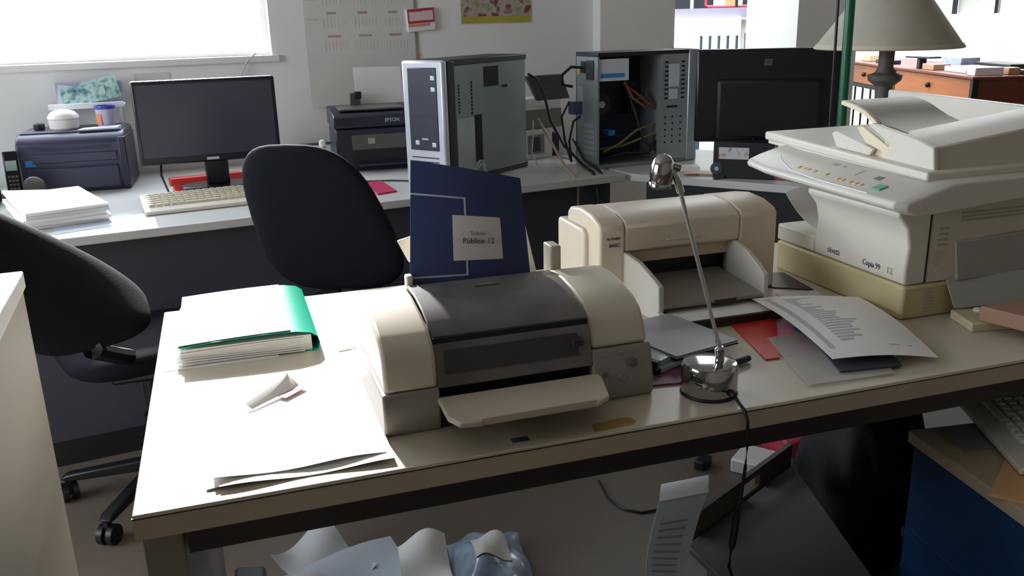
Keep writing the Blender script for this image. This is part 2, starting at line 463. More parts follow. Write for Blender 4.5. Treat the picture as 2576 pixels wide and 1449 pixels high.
# hall: column, low wall with ledge, wall with a niche
COLU = Vector((3.075, 4.317, 0))
struct('wall_column', box(nb(), 0, 0.46, 0, 0.42, 0, 3.0), 'hall_paint', loc=COLU, rot=(0, 0, AB))
LW = Vector((3.15, 6.84, 0)); LA = math.atan2(-0.25, 0.429)
struct('wall_low', box(nb(), 0, 0.98, 0, 0.16, 0, 1.30), 'hall_paint', loc=LW, rot=(0, 0, LA))
struct('trim_1', box(nb(), -0.2, 1.6, 0.04, 0.5, 1.30, 1.375), 'ledge_mauve', loc=LW, rot=(0, 0, LA))
struct('wall_low_return', box(nb(), 0.98, 1.5, 0.10, 0.26, 0, 1.28), 'wall_paint', loc=LW, rot=(0, 0, LA))
NS = 1.267
NW = Vector((5.51, 7.92, 0)); NA = -PI/4
# along the wall: niche from t=1.02 to 1.50
bm = nb()
n0, n1, nz = 1.00*NS, 1.49*NS, 1.273
box(bm, 0, n0, 0, 0.3, 0, 3.0); box(bm, n1, 4.2, 0, 0.3, 0, 3.0); box(bm, n0, n1, 0, 0.3, 0, nz); box(bm, n0, n1, 0, 0.3, 2.1, 3.0); box(bm, n0, n1, 0.26, 0.3, nz, 2.1)
struct('wall_hall', bm, 'hall_paint', loc=NW, rot=(0, 0, NA))

# ================================================================== FRONT DESK
DZ = 0.74
t = thing('office_desk', 'long cream laminate desk in the foreground carrying the printers and copier', 'desk', (-0.165, 1.085, 0))
cbox('desk_top', 'laminate', t, 0, 2.10, 0, 0.875, 0.705, DZ, 0.002)
cbox('edge_band', 'laminate_edge', t, 0.0, 2.10, -0.003, 0.0, 0.7055, DZ-0.0025)
cbox('edge_seam', 'dark_metal', t, 0.0, 2.10, -0.0036, 0.0, DZ-0.0045, DZ-0.0028)
cbox('apron', 'dark_metal', t, 0.06, 2.05, 0.018, 0.035, 0.662, 0.705)
cbox('rail', 'dark_metal', t, 0.06, 2.05, 0.07, 0.11, 0.640, 0.705)
cbox('leg', 'leg_grey', t, 0.005, 0.055, 0.02, 0.84, 0.0, 0.705, 0.004)
cbox('leg', 'leg_grey', t, 2.03, 2.08, 0.02, 0.84, 0.0, 0.705, 0.004)
cbox('drawer_box', 'black_panel', t, 1.33, 2.02, 0.06, 0.62, 0.635, 0.705, 0.004)

# ---- inkjet printer with the booklet
PX, PY = 0.181, 1.186
t = thing('inkjet_printer', 'cream inkjet printer with smoked grey lid and open front tray', 'printer', (PX, PY, DZ))
W = 0.432
prof = [(0.004, 0.0), (0.0, 0.02), (0.006, 0.05), (0.016, 0.088), (0.028, 0.118), (0.042, 0.138), (0.065, 0.152), (0.10, 0.162), (0.15, 0.169), (0.20, 0.168), (0.232, 0.160), (0.245, 0.14), (0.25, 0.0)]
def clipz(pr, a, b):
    return [(y, min(max(z, a), b)) for y, z in pr]
lower = [(0.004, 0.0), (0.0, 0.02), (0.006, 0.05), (0.016, 0.086), (0.25, 0.086), (0.25, 0.0)]
upper = [(0.016, 0.087), (0.028, 0.118), (0.042, 0.138), (0.065, 0.152), (0.10, 0.162), (0.15, 0.169), (0.20, 0.168), (0.232, 0.160), (0.245, 0.14), (0.25, 0.087)]
lowl = [(0.002, 0.0), (-0.004, 0.02), (-0.002, 0.065), (0.0, 0.068), (0.25, 0.068), (0.25, 0.0)]
uppl = [(0.0, 0.069), (0.006, 0.115), (0.02, 0.135), (0.045, 0.147), (0.09, 0.158), (0.15, 0.167), (0.20, 0.167), (0.232, 0.160), (0.245, 0.14), (0.25, 0.069)]
obj('side_housing', prism(nb(), uppl, 'x', 0.0, 0.080), 'printer_cream', t, bevel=0.006, seg=3)
obj('side_base', prism(nb(), lowl, 'x', -0.004, 0.082), 'printer_grey', t, bevel=0.008, seg=3)
obj('side_housing', prism(nb(), upper, 'x', 0.335, W), 'printer_cream', t, bevel=0.006, seg=3)
cp = obj('control_panel', prism(nb(), lower, 'x', 0.333, W+0.006), 'printer_grey', t, bevel=0.005, seg=3)
cp['label'] = 'grey control panel with buttons'
for (bx_, bz_, r_, m_) in ((0.40, 0.060, 0.0085, 'button_grey'), (0.382, 0.037, 0.007, 'printer_grey'), (0.352, 0.046, 0.005, 'button_grey'), (0.356, 0.026, 0.006, 'printer_grey')):
    bm = lathe(nb(), [(r_, 0), (r_, 0.003), (r_*0.8, 0.004)], seg=20)
    obj('button', bm, m_, cp, loc=(bx_, 0.0055 if bz_ > .03 else 0.004, bz_), rot=(PI/2-0.15, 0, 0))
for (bx_, bz_) in ((0.348, 0.072), (0.355, 0.074), (0.376, 0.076), (0.383, 0.0765), (0.402, 0.079), (0.378, 0.056)):
    cbox('panel_mark', 'ink_grey', cp, bx_-0.0018, bx_+0.0018, 0.0105, 0.014, bz_-0.001, bz_+0.001)
lidp = [(0.010, 0.062), (0.016, 0.090), (0.024, 0.118), (0.040, 0.139), (0.065, 0.153), (0.10, 0.163), (0.15, 0.170), (0.205, 0.169)]
lid = obj('lid', band(nb(), lidp, 0.006, 'x', 0.081, 0.334), 'smoke_lid', t, bevel=0.0015)
lid['label'] = 'dusty smoked grey plastic lid'
obj('lid_window', band(nb(), [(0.0135, 0.082), (0.0195, 0.1075), (0.0225, 0.1165)], -0.0012, 'x', 0.096, 0.312), 'smoke_dark', lid)
cbox('lid_latch', 'smoke_dark', lid, 0.30, 0.316, 0.004, 0.024, 0.100, 0.110)
text('EPSON', 0.010, 'ink_grey', lid, (0.205, 0.165, 0.1695), (0.02, 0, 0))
cbox('lid_badge', 'smoke_dark', lid, 0.185, 0.226, 0.150, 0.158, 0.1685, 0.1705)
cbox('paper_slot', 'near_black', t, 0.082, 0.333, 0.030, 0.24, 0.0, 0.135)
cbox('slot_floor', 'near_black', t, 0.082, 0.333, 0.006, 0.03, 0.0, 0.045)
trayp = [(0.078, 0.0), (0.076, -0.07), (0.088, -0.098), (0.118, -0.102), (0.121, -0.098), (0.29, -0.098), (0.296, -0.101), (0.320, -0.085), (0.338, -0.02), (0.338, 0.0)]
tr = obj('output_tray', prism(nb(), trayp, 'z', 0.044, 0.053), 'tray_cream', t, bevel=0.003)
cbox('tray_rim', 'tray_cream', tr, 0.118, 0.294, -0.099, -0.094, 0.044, 0.056, 0.0015)
obj('tray_grip', prism(nb(), [(0.175+0.05*math.cos(a), -0.094+0.016*math.sin(a)) for a in [k*PI/10 for k in range(11)]], 'z', 0.053, 0.0545), 'printer_cream', tr)
cbox('tray_arm', 'printer_grey', t, 0.084, 0.098, -0.02, 0.03, 0.03, 0.044)
# rear paper support and guides
sup = obj('paper_support', hexa(nb(), [(0.115, 0.235, 0.10), (0.335, 0.235, 0.10), (0.335, 0.242, 0.10), (0.115, 0.242, 0.10), (0.120, 0.305, 0.235), (0.325, 0.305, 0.235), (0.325, 0.312, 0.235), (0.120, 0.312, 0.235)]), 'printer_cream', t, bevel=0.002)
obj('support_tab', hexa(nb(), [(0.104, 0.29, 0.185), (0.13, 0.29, 0.185), (0.13, 0.297, 0.185), (0.104, 0.297, 0.185), (0.088, 0.305, 0.222), (0.13, 0.305, 0.232), (0.13, 0.312, 0.232), (0.088, 0.312, 0.222)]), 'printer_cream', sup, bevel=0.002)
cbox('edge_guide', 'printer_cream', t, 0.083, 0.095, 0.215, 0.235, 0.15, 0.182, 0.003)
cbox('edge_guide', 'printer_cream', t, 0.345, 0.365, 0.225, 0.265, 0.15, 0.205, 0.003)

# booklet standing in the feeder
bk = thing('booklet', 'dark blue booklet with white label standing in the inkjet feeder', 'booklet', (0.283, 1.408, 0.868))
bk.rotation_euler = (-0.22, 0.0, 0.0)
cor = [(0.0, 0, -0.04), (0.222, 0, -0.04), (0.222, 0, 0.176), (0.012, 0, 0.240)]
def bkf(u, v):
    p = bil([(-0.014, 0, 0.0), (0.206, 0, 0.0), (0.203, 0, 0.200), (0.012, 0, 0.245)], u, v)
    return (p.x, p.y - 0.012*math.sin(PI*u), p.z)
def vsheet(bm, fn, nu, nv, t):
    g = [[Vector(fn(i/nu, j/nv)) for j in range(nv+1)] for i in range(nu+1)]
    a = [[bm.verts.new(p) for p in r] for r in g]; b = [[bm.verts.new(p+Vector((0, t, 0))) for p in r] for r in g]
    for i in range(nu):
        for j in range(nv):
            bm.faces.new((a[i][j], a[i+1][j], a[i+1][j+1], a[i][j+1])); bm.faces.new((b[i][j], b[i][j+1], b[i+1][j+1], b[i+1][j]))
    for i in range(nu):
        bm.faces.new((a[i][0], b[i][0], b[i+1][0], a[i+1][0])); bm.faces.new((a[i][nv], a[i+1][nv], b[i+1][nv], b[i][nv]))
    for j in range(nv):
        bm.faces.new((a[0][j], a[0][j+1], b[0][j+1], b[0][j])); bm.faces.new((a[nu][j], b[nu][j], b[nu][j+1], a[nu][j+1]))
    bmesh.ops.recalc_face_normals(bm, faces=bm.faces[:])
    return bm
obj('cover', vsheet(nb(), bkf, 12, 8, 0.0016), 'navy_cover', bk)
obj('pages', vsheet(nb(), lambda u, v: Vector(bkf(0.005+u*0.997, v*0.99))+Vector((0, 0.0018, 0)), 12, 8, 0.004), 'paper_white', bk)
def on_bk(u0, u1, v0, v1, m, name, off=0.0006):
    return obj(name, vsheet(nb(), lambda u, v: Vector(bkf(u0+(u1-u0)*u, v0+(v1-v0)*v))+Vector((0, -off, 0)), 8, 4, 0.0005), m, bk)
lb = on_bk(0.345, 0.765, 0.30, 0.640, 'label_paper', 'label')
on_bk(0.0, 0.462, 0.765, 0.777, 'silver_print', 'printed_frame')
on_bk(0.447, 0.462, 0.641, 0.765, 'silver_print', 'printed_frame')
on_bk(0.447, 0.462, 0.195, 0.299, 'silver_print', 'printed_frame')
on_bk(0.0, 0.462, 0.185, 0.197, 'silver_print', 'printed_frame')
pc = Vector(bkf(0.555, 0.46))
text('Tabela', 0.0105, 'ink_grey', bk, pc+Vector((0.0, -0.0012, 0.010)), (PI/2, 0.09, 0), ext=0.0002)
text('Público 12', 0.0135, 'ink_dark', bk, pc+Vector((0.001, -0.0012, -0.003)), (PI/2, 0.09, 0), ext=0.0002)

# ---- deskjet printer
HX, HY = 0.712, 1.62
t = thing('deskjet_printer', 'beige deskjet printer with open paper bay behind the chrome lamp', 'printer', (HX, HY, DZ))
HW = 0.424
top = [(0.0, 0.045), (0.0, 0.172), (0.010, 0.182), (0.05, 0.194), (0.11, 0.198), (0.165, 0.190), (0.18, 0.178), (0.18, 0.045)]
obj('side_housing', prism(nb(), [(0.0, 0.0)]+top[1:-1]+[(0.18, 0.0)], 'x', 0.0, 0.058), 'deskjet_cream', t, bevel=0.006, seg=3)
obj('side_housing', prism(nb(), [(0.0, 0.0)]+top[1:-1]+[(0.18, 0.0)], 'x', 0.331, HW), 'deskjet_side', t, bevel=0.006, seg=3)
obj('rear_step', prism(nb(), [(0.06, 0.0), (0.06, 0.150), (0.075, 0.160), (0.21, 0.160), (0.215, 0.15), (0.215, 0.0)], 'x', -0.010, 0.03), 'deskjet_cream', t, bevel=0.006, seg=3)
cov = obj('cover', prism(nb(), [(0.002, 0.120), (0.001, 0.172), (0.011, 0.1815), (0.05, 0.1935), (0.11, 0.1975), (0.165, 0.1895), (0.165, 0.11), (0.03, 0.108)], 'x', 0.0585, 0.3305), 'deskjet_cream', t, bevel=0.004)
cbox('finger_notch', 'deskjet_tray', cov, 0.155, 0.235, -0.0006, 0.004, 0.134, 0.138, 0.001)
cbox('back_wall', 'deskjet_side', t, 0.0585, 0.3305, 0.03, 0.04, 0.085, 0.122)
cbox('bay', 'near_black', t, 0.0585, 0.3305, 0.06, 0.18, 0.0, 0.115)
for s, (xa, xb) in enumerate(((0.050, 0.062), (0.318, 0.330))):
    dx = 0.05 if s == 0 else -0.012
    side = [(0.03, 0.0), (0.03, 0.118), (0.0, 0.117), (-0.05, 0.108), (-0.095, 0.088), (-0.122, 0.074), (-0.125, 0.004), (-0.122, 0.0)]
    bm = nb()
    # side arm leans inwards towards the front
    lo = [bm.verts.new((xa + (0.03-y)*(0.16 if s == 0 else -0.02), y, z)) for y, z in side]
    hi = [bm.verts.new((xb + (0.03-y)*(0.16 if s == 0 else -0.02), y, z)) for y, z in side]
    bm.faces.new(lo); bm.faces.new(hi[::-1])
    for i in range(len(side)): bm.faces.new((lo[i], hi[i], hi[(i+1) % len(side)], lo[(i+1) % len(side)]))
    bmesh.ops.recalc_face_normals(bm, faces=bm.faces[:])
    obj('tray_arm', bm, 'deskjet_tray', t, bevel=0.003)
ob = obj('output_tray', hexa(nb(), [(0.065, 0.06, 0.040), (0.318, 0.06, 0.040), (0.316, -0.125, 0.026), (0.085, -0.125, 0.026), (0.065, 0.06, 0.046), (0.318, 0.06, 0.046), (0.316, -0.125, 0.034), (0.085, -0.125, 0.034)]), 'deskjet_bed', t, bevel=0.002)
cbox('tray_notch', 'dark_metal', ob, 0.20, 0.25, -0.1265, -0.121, 0.024, 0.033)
cbox('input_tray', 'dark_metal', t, 0.085, 0.318, -0.185, 0.05, 0.0, 0.012, 0.002)
cbox('tray_lip', 'deskjet_tray', t, 0.068, 0.083, -0.192, -0.12, 0.0, 0.022, 0.002)
cbox('tray_front', 'dark_metal', t, 0.083, 0.318, -0.192, -0.184, 0.0, 0.018, 0.001)
tag(cbox('paper_sheet', 'paper_white', None, HX+0.10, HX+0.31, HY-0.180, HY+0.02, DZ+0.0125, DZ+0.0165), 'white paper loaded in the low tray of the deskjet', 'paper')
text('hp DeskJet', 0.0075, 'ink_dark', t, (0.031, -0.0006, 0.150), (PI/2, 0, 0), xs=0.9)
text('840C', 0.011, 'ink_blue', t, (0.033, -0.0006, 0.135), (PI/2, 0, 0))
for k, z_ in enumerate((0.158, 0.140, 0.122)):
    obj('button', lathe(nb(), [(0.004, 0), (0.004, 0.002)], seg=12), 'key_amber' if k == 0 else 'deskjet_side', t, loc=(0.405, 0.001, z_), rot=(PI/2, 0, 0))

# ---- copier: its front faces -X
CX, CY = 1.232, 1.329
t = thing('photocopier', 'large cream desktop photocopier with document feeder on the right of the desk', 'copier', (CX, CY, DZ))
CL, CD = 0.424, 0.46          # along Y, along X
base = cbox('paper_cassette', 'copier_yellow', t, 0.0, CD, 0.0, CL, 0.0, 0.070, 0.006)
base['label'] = 'yellowed paper cassette at the bottom'
vent0 = cbox('vent_slot', 'copier_grey', t, 0.052, 0.074, -0.0008, 0.001, 0.012, 0.0145)
for k in range(1, 8): share(vent0, 'vent_slot', t, (0, 0, k*0.0065))
bodyp = [(0.004, 0.072), (0.0, 0.078), (0.0, 0.17), (0.006, 0.20), (0.02, 0.218), (0.06, 0.228), (CD, 0.228), (CD, 0.072)]
obj('front_panel', prism(nb(), [(0.0, 0.072), (-0.002, 0.10), (0.002, 0.15), (-0.006, 0.185), (-0.03, 0.212), (-0.03, 0.222), (0.05, 0.222), (0.05, 0.072)], 'y', 0.0, 0.282), 'copier_cream', t, bevel=0.006, seg=3)
cbox('body', 'copier_side', t, 0.050, CD, 0.0, 0.282, 0.072, 0.268, 0.003)
cbox('rear_body', 'copier_side', t, 0.20, CD, 0.282, CL, 0.072, 0.268, 0.003)
exit_ = cbox('exit_tray', 'copier_cream', t, 0.0, 0.20, 0.283, CL, 0.072, 0.110, 0.004)
# console shelf with the operating panel
con = [(-0.062, 0.232), (-0.066, 0.240), (-0.060, 0.248), (0.045, 0.276), (0.30, 0.276), (0.30, 0.240), (0.02, 0.222), (-0.03, 0.220)]
bm = nb()
def cons(y, zoff, xo): return [bm.verts.new((x+xo, y, z+zoff)) for x, z in con]
secs = [cons(-0.035, -0.002, 0.02), cons(-0.02, 0.0, 0.0), cons(0.40, 0.006, 0.0), cons(0.475, 0.012, 0.004), cons(0.50, 0.018, 0.05)]
for a, b in zip(secs, secs[1:]):
    for i in range(len(con)): bm.faces.new((a[i], b[i], b[(i+1) % len(con)], a[(i+1) % len(con)]))
bm.faces.new(secs[0]); bm.faces.new(secs[-1][::-1])
bmesh.ops.recalc_face_normals(bm, faces=bm.faces[:])
cn = obj('console', bm, 'copier_console', t, bevel=0.003)
sl = math.atan2(0.028, 0.105)
def onc(x, y, name, m, sx, sy, h=0.002):
    z = 0.248 + (x+0.060)*0.028/0.105 + max(0, y+0.02)*0.006/0.42
    return obj(name, box(nb(), -sx/2, sx/2, -sy/2, sy/2, 0, h), m, cn, loc=(x, y, z-0.0004), rot=(0, -sl, 0), bevel=min(sx, sy, h)*0.3)
for y in (0.32, 0.30, 0.288, 0.265, 0.225, 0.180, 0.166, 0.143, 0.124, 0.110):
    onc(-0.028 if y > 0.2 else -0.034, y, 'key', 'key_amber', 0.010, 0.010)
onc(-0.028, 0.062, 'start_key', 'key_green', 0.022, 0.024, 0.003)
onc(0.006, 0.105, 'display', 'lcd_dark', 0.016, 0.018, 0.001)
onc(0.010, 0.165, 'panel_mark', 'ink_grey', 0.030, 0.004, 0.0008)
onc(0.018, 0.225, 'panel_mark', 'ink_grey', 0.008, 0.008, 0.0008)
onc(0.018, 0.255, 'panel_mark', 'copier_grey', 0.012, 0.020, 0.0008)
tube_b = nb(); tube(tube_b, [(-0.058, 0.06, 0.2505), (-0.058, 0.22, 0.2525), (-0.050, 0.32, 0.2562), (-0.02, 0.40, 0.2655), (0.0, 0.43, 0.2712)], 0.0012, 6)
obj('console_trim', tube_b, 'white_plastic', cn)
# platen lid and document feeder
cbox('lid_gap', 'black_panel', t, 0.048, CD, 0.004, 0.50, 0.2665, 0.2715)
ld = obj('platen_lid', hexa(nb(), [(0.030, 0.004, 0.274), (CD+0.02, 0.004, 0.274), (CD+0.02, 0.560, 0.290), (0.040, 0.560, 0.290), (0.030, 0.004, 0.292), (CD+0.02, 0.004, 0.292), (CD+0.02, 0.560, 0.310), (0.040, 0.560, 0.310)]), 'copier_cream', t, bevel=0.005, seg=3)
obj('lid_lip', hexa(nb(), [(0.036, 0.008, 0.268), (CD, 0.008, 0.268), (CD, 0.552, 0.281), (0.046, 0.552, 0.281), (0.036, 0.008, 0.276), (CD, 0.008, 0.276), (CD, 0.552, 0.292), (0.046, 0.552, 0.292)]), 'copier_cream', ld, bevel=0.002)
fe = [(0.022, 0.288), (0.030, 0.334), (0.075, 0.343), (0.134, 0.350), (0.170, 0.340), (0.175, 0.29)]
bm = nb()
lo = [bm.verts.new((0.066, y, z)) for y, z in fe]; hi = [bm.verts.new((CD+0.03, y, z+(0.045 if z > 0.3 else 0))) for y, z in fe]
bm.faces.new(lo); bm.faces.new(hi[::-1])
for i in range(len(fe)): bm.faces.new((lo[i], hi[i], hi[(i+1) % len(fe)], lo[(i+1) % len(fe)]))
bmesh.ops.recalc_face_normals(bm, faces=bm.faces[:])
adf = obj('document_feeder', bm, 'copier_side', t, bevel=0.003)
obj('feeder_end', prism(nb(), [(0.018, 0.287), (0.026, 0.334), (0.075, 0.346), (0.134, 0.355), (0.205, 0.364), (0.212, 0.357), (0.146, 0.328), (0.166, 0.292)], 'x', 0.058, 0.070), 'copier_cream', adf, bevel=0.003)
tray_pr = [(0.12, 0.350), (0.16, 0.358), (0.205, 0.369), (0.235, 0.380), (0.262, 0.391), (0.290, 0.398), (0.318, 0.402)]
dt = obj('document_tray', band(nb(), tray_pr, 0.006, 'x', 0.078, 0.26), 'copier_tray', t, bevel=0.002)
obj('tray_flange', prism(nb(), [(0.147, 0.318), (0.237, 0.354), (0.255, 0.350), (0.200, 0.300), (0.156, 0.294)], 'x', 0.062, 0.070), 'copier_ivory', dt, bevel=0.002)
obj('tray_edge', band(nb(), [(0.196, 0.362), (0.212, 0.372), (0.24, 0.386), (0.27, 0.394), (0.318, 0.402)], 0.010, 'x', 0.068, 0.0785), 'copier_ivory', dt, bevel=0.002)
obj('paper_guide', prism(nb(), [(0.182, 0.313), (0.307, 0.338), (0.319, 0.331), (0.30, 0.302), (0.192, 0.298)], 'x', 0.050, 0.058), 'copier_cream', ld, bevel=0.002)
# right-hand side details (facing -Y)
cbox('panel_seam', 'black_panel', t, 0.046, 0.049, -0.001, 0.004, 0.075, 0.268)
cbox('panel_seam', 'copier_grey', t, 0.05, CD, -0.0012, 0.004, 0.2275, 0.2295)
s0 = cbox('vent_slot', 'copier_grey', t, 0.12, CD-0.005, -0.0012, 0.002, 0.205, 0.2085)
for k in range(1, 3): share(s0, 'vent_slot', t, (0, 0, -0.0075*k))
g0 = cbox('grip_rib', 'copier_grey', t, 0.070, 0.094, -0.0015, 0.002, 0.178, 0.1815)
for k in range(1, 4): share(g0, 'grip_rib', t, (-0.001*k, 0, -0.011*k))
cbox('side_label', 'printer_cream', t, 0.062, 0.082, -0.001, 0.002, 0.105, 0.135)
obj('bypass_door', hexa(nb(), [(0.12, -0.010, 0.072), (CD, -0.010, 0.072), (CD, 0.0, 0.072), (0.12, 0.0, 0.072), (0.11, -0.004, 0.150), (CD, -0.018, 0.165), (CD, 0.0, 0.165), (0.11, 0.0, 0.150)]), 'copier_grey', t, bevel=0.002)
obj('bypass_flap', hexa(nb(), [(0.10, -0.03, 0.022), (CD, -0.09, 0.030), (CD, -0.03, 0.072), (0.10, -0.0, 0.072), (0.10, -0.028, 0.028), (CD, -0.085, 0.037), (CD, -0.024, 0.078), (0.10, 0.0, 0.078)]), 'copier_grey', t, bevel=0.001)
text('olivetti', 0.020, 'ink_dark', t, (-0.0012, 0.215, 0.092), (PI/2, 0, -PI/2), ext=0.0008, xs=0.75)
text('Copia 99', 0.017, 'ink_dark', t, (-0.0016, 0.095, 0.092), (PI/2, 0, -PI/2), ext=0.0008, xs=0.85)
text('12', 0.019, 'ink_olive', t, (-0.0016, 0.042, 0.092), (PI/2, 0, -PI/2), ext=0.0008)
# curled sheet in the exit tray
tag(obj('curled_sheet', sheet(nb(), lambda u, v: (CX+0.03+0.14*u, CY+0.295+0.150*v, DZ+0.112+0.065*(v**2)+0.012*math.sin(PI*u)), 8, 12, 0.0008), 'paper_white'), 'white sheet curling up in the side exit of the copier', 'paper')
# cream board behind the copier
tag(obj('cream_board', hexa(nb(), [(1.770, 2.05, DZ), (1.770, 1.15, DZ), (1.795, 1.15, DZ), (1.795, 2.05, DZ), (1.770, 2.05, 1.117), (1.770, 1.15, 1.100), (1.795, 1.15, 1.100), (1.795, 2.05, 1.117)]), 'copier_cream', bevel=0.004), 'cream board standing upright behind the copier', 'board')

# ---- chrome desk lamp
t = thing('desk_lamp', 'chrome desk lamp with round base and thin leaning stem', 'desk lamp', (0.705, 1.162, DZ))
obj('lamp_base', lathe(nb(), [(0.044, 0.004), (0.0455, 0.008), (0.0455, 0.048), (0.0425, 0.0535), (0.030, 0.056), (0.002, 0.0565)], seg=48), 'chrome', t)
obj('base_foot', lathe(nb(), [(0.0455, 0.0), (0.0465, 0.002), (0.0455, 0.005)], seg=48), 'cable_black', t)
for k in range(4):
    a = math.radians(216)
    obj('slot', box(nb(), -0.009+0.002*k, 0.009-0.001*k, -0.0018, 0.001, -0.0011, 0.0011), 'cable_black', t, loc=(0.0457*math.cos(a)+0.001*k, 0.0457*math.sin(a), 0.040-0.0052*k), rot=(0, 0.25, a+PI/2))
obj('joint', lathe(nb(), [(0.008, 0.055), (0.007, 0.066), (0.0085, 0.070), (0.009, 0.076), (0.005, 0.080)], 0.014, -0.006, seg=16), 'chrome', t)
SA, SB = Vector((0.014, -0.006, 0.074)), Vector((-0.068, 0.0, 0.352))
obj('stem', tube(nb(), [SA, SA.lerp(SB, 0.06), SA.lerp(SB, 0.07), SA.lerp(SB, 0.93), SA.lerp(SB, 0.94), SB, SB+Vector((-0.010, 0, 0.020))], [0.0045, 0.0045, 0.0032, 0.0032, 0.0060, 0.0060, 0.0045], 12), 'satin_metal', t)
hd = obj('lamp_head', lathe(nb(), [(0.017, -0.030), (0.0175, -0.024), (0.0165, -0.022), (0.0175, -0.018), (0.0175, 0.0), (0.015, 0.011), (0.010, 0.018), (0.002, 0.021)], seg=28), 'chrome', t, loc=(-0.092, 0.004, 0.374), rot=(0.1, 0.08, 0))
obj('head_pivot', tube(nb(), [(-0.085, 0.002, 0.378), (-0.066, 0.0, 0.372)], 0.006, 12), 'chrome', t)
obj('cord_socket', tube(nb(), [(0.014, -0.038, 0.014), (0.018, -0.050, 0.011)], 0.006, 10), 'cable_black', t)
cordpts = [(0.018, -0.046, 0.012), (0.016, -0.058, 0.009), (0.014, -0.070, 0.006), (0.015, -0.082, 0.001), (0.017, -0.090, -0.015), (0.018, -0.092, -0.05), (0.016, -0.092, -0.096), (0.012, -0.090, -0.153), (0.008, -0.087, -0.180)]
obj('cord', tube(nb(), cordpts, 0.0028, 8), 'cable_black', t)
obj('cord_switch', tube(nb(), [(0.009, -0.088, -0.172), (0.008, -0.087, -0.182), (0.004, -0.086, -0.234), (0.003, -0.086, -0.242)], [0.004, 0.0065, 0.0065, 0.004], 10), 'cable_black', t)
obj('cord', tube(nb(), [(0.003, -0.086, -0.24), (0.001, -0.085, -0.275), (0.008, -0.087, -0.30), (0.03, -0.08, -0.40), (0.03, -0.07, -0.70), (0.02, -0.05, -0.735)], 0.0028, 8), 'cable_black', t)

# ---- green folder with papers
FO = Vector((-0.118, 1.60, DZ))
t = thing('green_folder', 'shiny green plastic folder stuffed with papers on the sunlit desk corner', 'folder', FO, 0.0)
fw, fl = 0.245, 0.325
def wav(u, v): return 0.0030*math.sin(5*u+2*v)
obj('page_stack', sheet(nb(), lambda u, v: (0.0+(fw-0.012)*u, 0.006+(fl-0.012)*v, 0.001+0*u), 10, 8, 0.030), 'paper_white', t)
for k in range(6):
    o_ = random.uniform(-0.012, 0.004)
    obj('page', sheet(nb(), lambda u, v: (o_+(fw-0.02)*u, -0.004+0.002*k+(fl-0.005*k)*v, 0.004+0.0045*k+0.0015*math.sin(4*u+k)), 8, 6, 0.0009), 'paper_white', t)
cover = [(-0.004, 0.036), (0.06, 0.0405), (0.15, 0.0425), (0.205, 0.041), (0.232, 0.036), (0.244, 0.027), (0.247, 0.015), (0.244, 0.004), (0.232, 0.0002), (0.02, 0.0002)]
obj('plastic_cover', band(nb(), cover[::-1], 0.0010, 'y', 0.0, fl), 'green_card', t)
obj('cover_glare', sheet(nb(), lambda u, v: (-0.004+0.20*u, 0.004+(fl-0.008)*v, 0.0395+0.005*math.sin(min(1, u*1.25)*PI/2)), 10, 6, 0.0008), 'paper_white', t)  # white layer standing in for sun glare on the green cover
tag(obj('under_sheet', sheet(nb(), lambda u, v: (FO.x-0.030+0.20*u, FO.y-0.010+0.28*v, DZ+0.0003), 2, 2, 0.0006), 'paper_white'), 'loose white sheet sticking out under the green folder', 'paper')

# ---- loose papers at the front left
for k, (x, y, rz, dl) in enumerate(((-0.075, 1.118, 0.02, 0.0), (-0.058, 1.112, -0.015, 0.002), (-0.066, 1.128, 0.005, 0.004))):
    bm = sheet(nb(), lambda u, v: (0.235*u, 0.325*v, 0.0004+dl+0.003*max(0, 0.25-v)*math.sin(7*u+k)*4+0.002*math.sin(3*v+2*u)*u*(1-u)+(0.006 if k == 2 else 0)*max(0, 0.1-v)*10*(1-u)*0.7), 12, 10, 0.0008)
    o_ = obj('paper_sheet', bm, 'paper_white', loc=(x, y, DZ+0.001), rot=(0, 0, rz))
    tag(o_, ('bottom white sheet of the loose pile at the desk edge', 'middle white sheet of the loose pile at the desk edge', 'top white sheet of the loose pile left of the inkjet')[k], 'paper', 'loose papers left of the inkjet')
t = thing('folded_card', 'small folded white card with red inside on the loose papers', 'card', (-0.005, 1.345, DZ+0.0095), 0.72)
obj('card_flap', hexa(nb(), [(0, 0, 0), (0.105, 0, 0), (0.105, 0.002, 0), (0, 0.002, 0), (0.0, 0.020, 0.008), (0.105, 0.026, 0.020), (0.105, 0.0275, 0.020), (0.0, 0.0215, 0.008)]), 'paper_white', t)
obj('card_inside', hexa(nb(), [(0.055, -0.018, 0), (0.104, -0.016, 0), (0.104, -0.001, 0.0), (0.055, -0.001, 0.0), (0.055, -0.018, 0.001), (0.104, -0.016, 0.001), (0.104, -0.001, 0.001), (0.055, -0.001, 0.001)]), 'card_red', t)
def clip_path(s):
    p = [(0.0, 0, 0), (0.030, 0, 0), (0.034, 0.003, 0), (0.030, 0.007, 0), (0.004, 0.007, 0), (0.001, 0.0045, 0), (0.004, 0.002, 0), (0.024, 0.002, 0)]
    return [(a*s, b*s, c+0.001) for a, b, c in p]
tag(obj('paper_clip', tube(nb(), clip_path(1.1), 0.0006, 6), 'satin_metal', loc=(0.158, 1.575, DZ), rot=(0, 0, 0.15)), 'steel paper clip on the desk beside the green folder', 'paper clip')
tag(obj('sticker', box(nb(), 0, 0.026, 0, 0.014, 0, 0.0006), 'blue_sticker', loc=(0.350, 1.104, DZ), bevel=0.0002), 'small dark blue sticker on the desk under the inkjet tray', 'sticker')
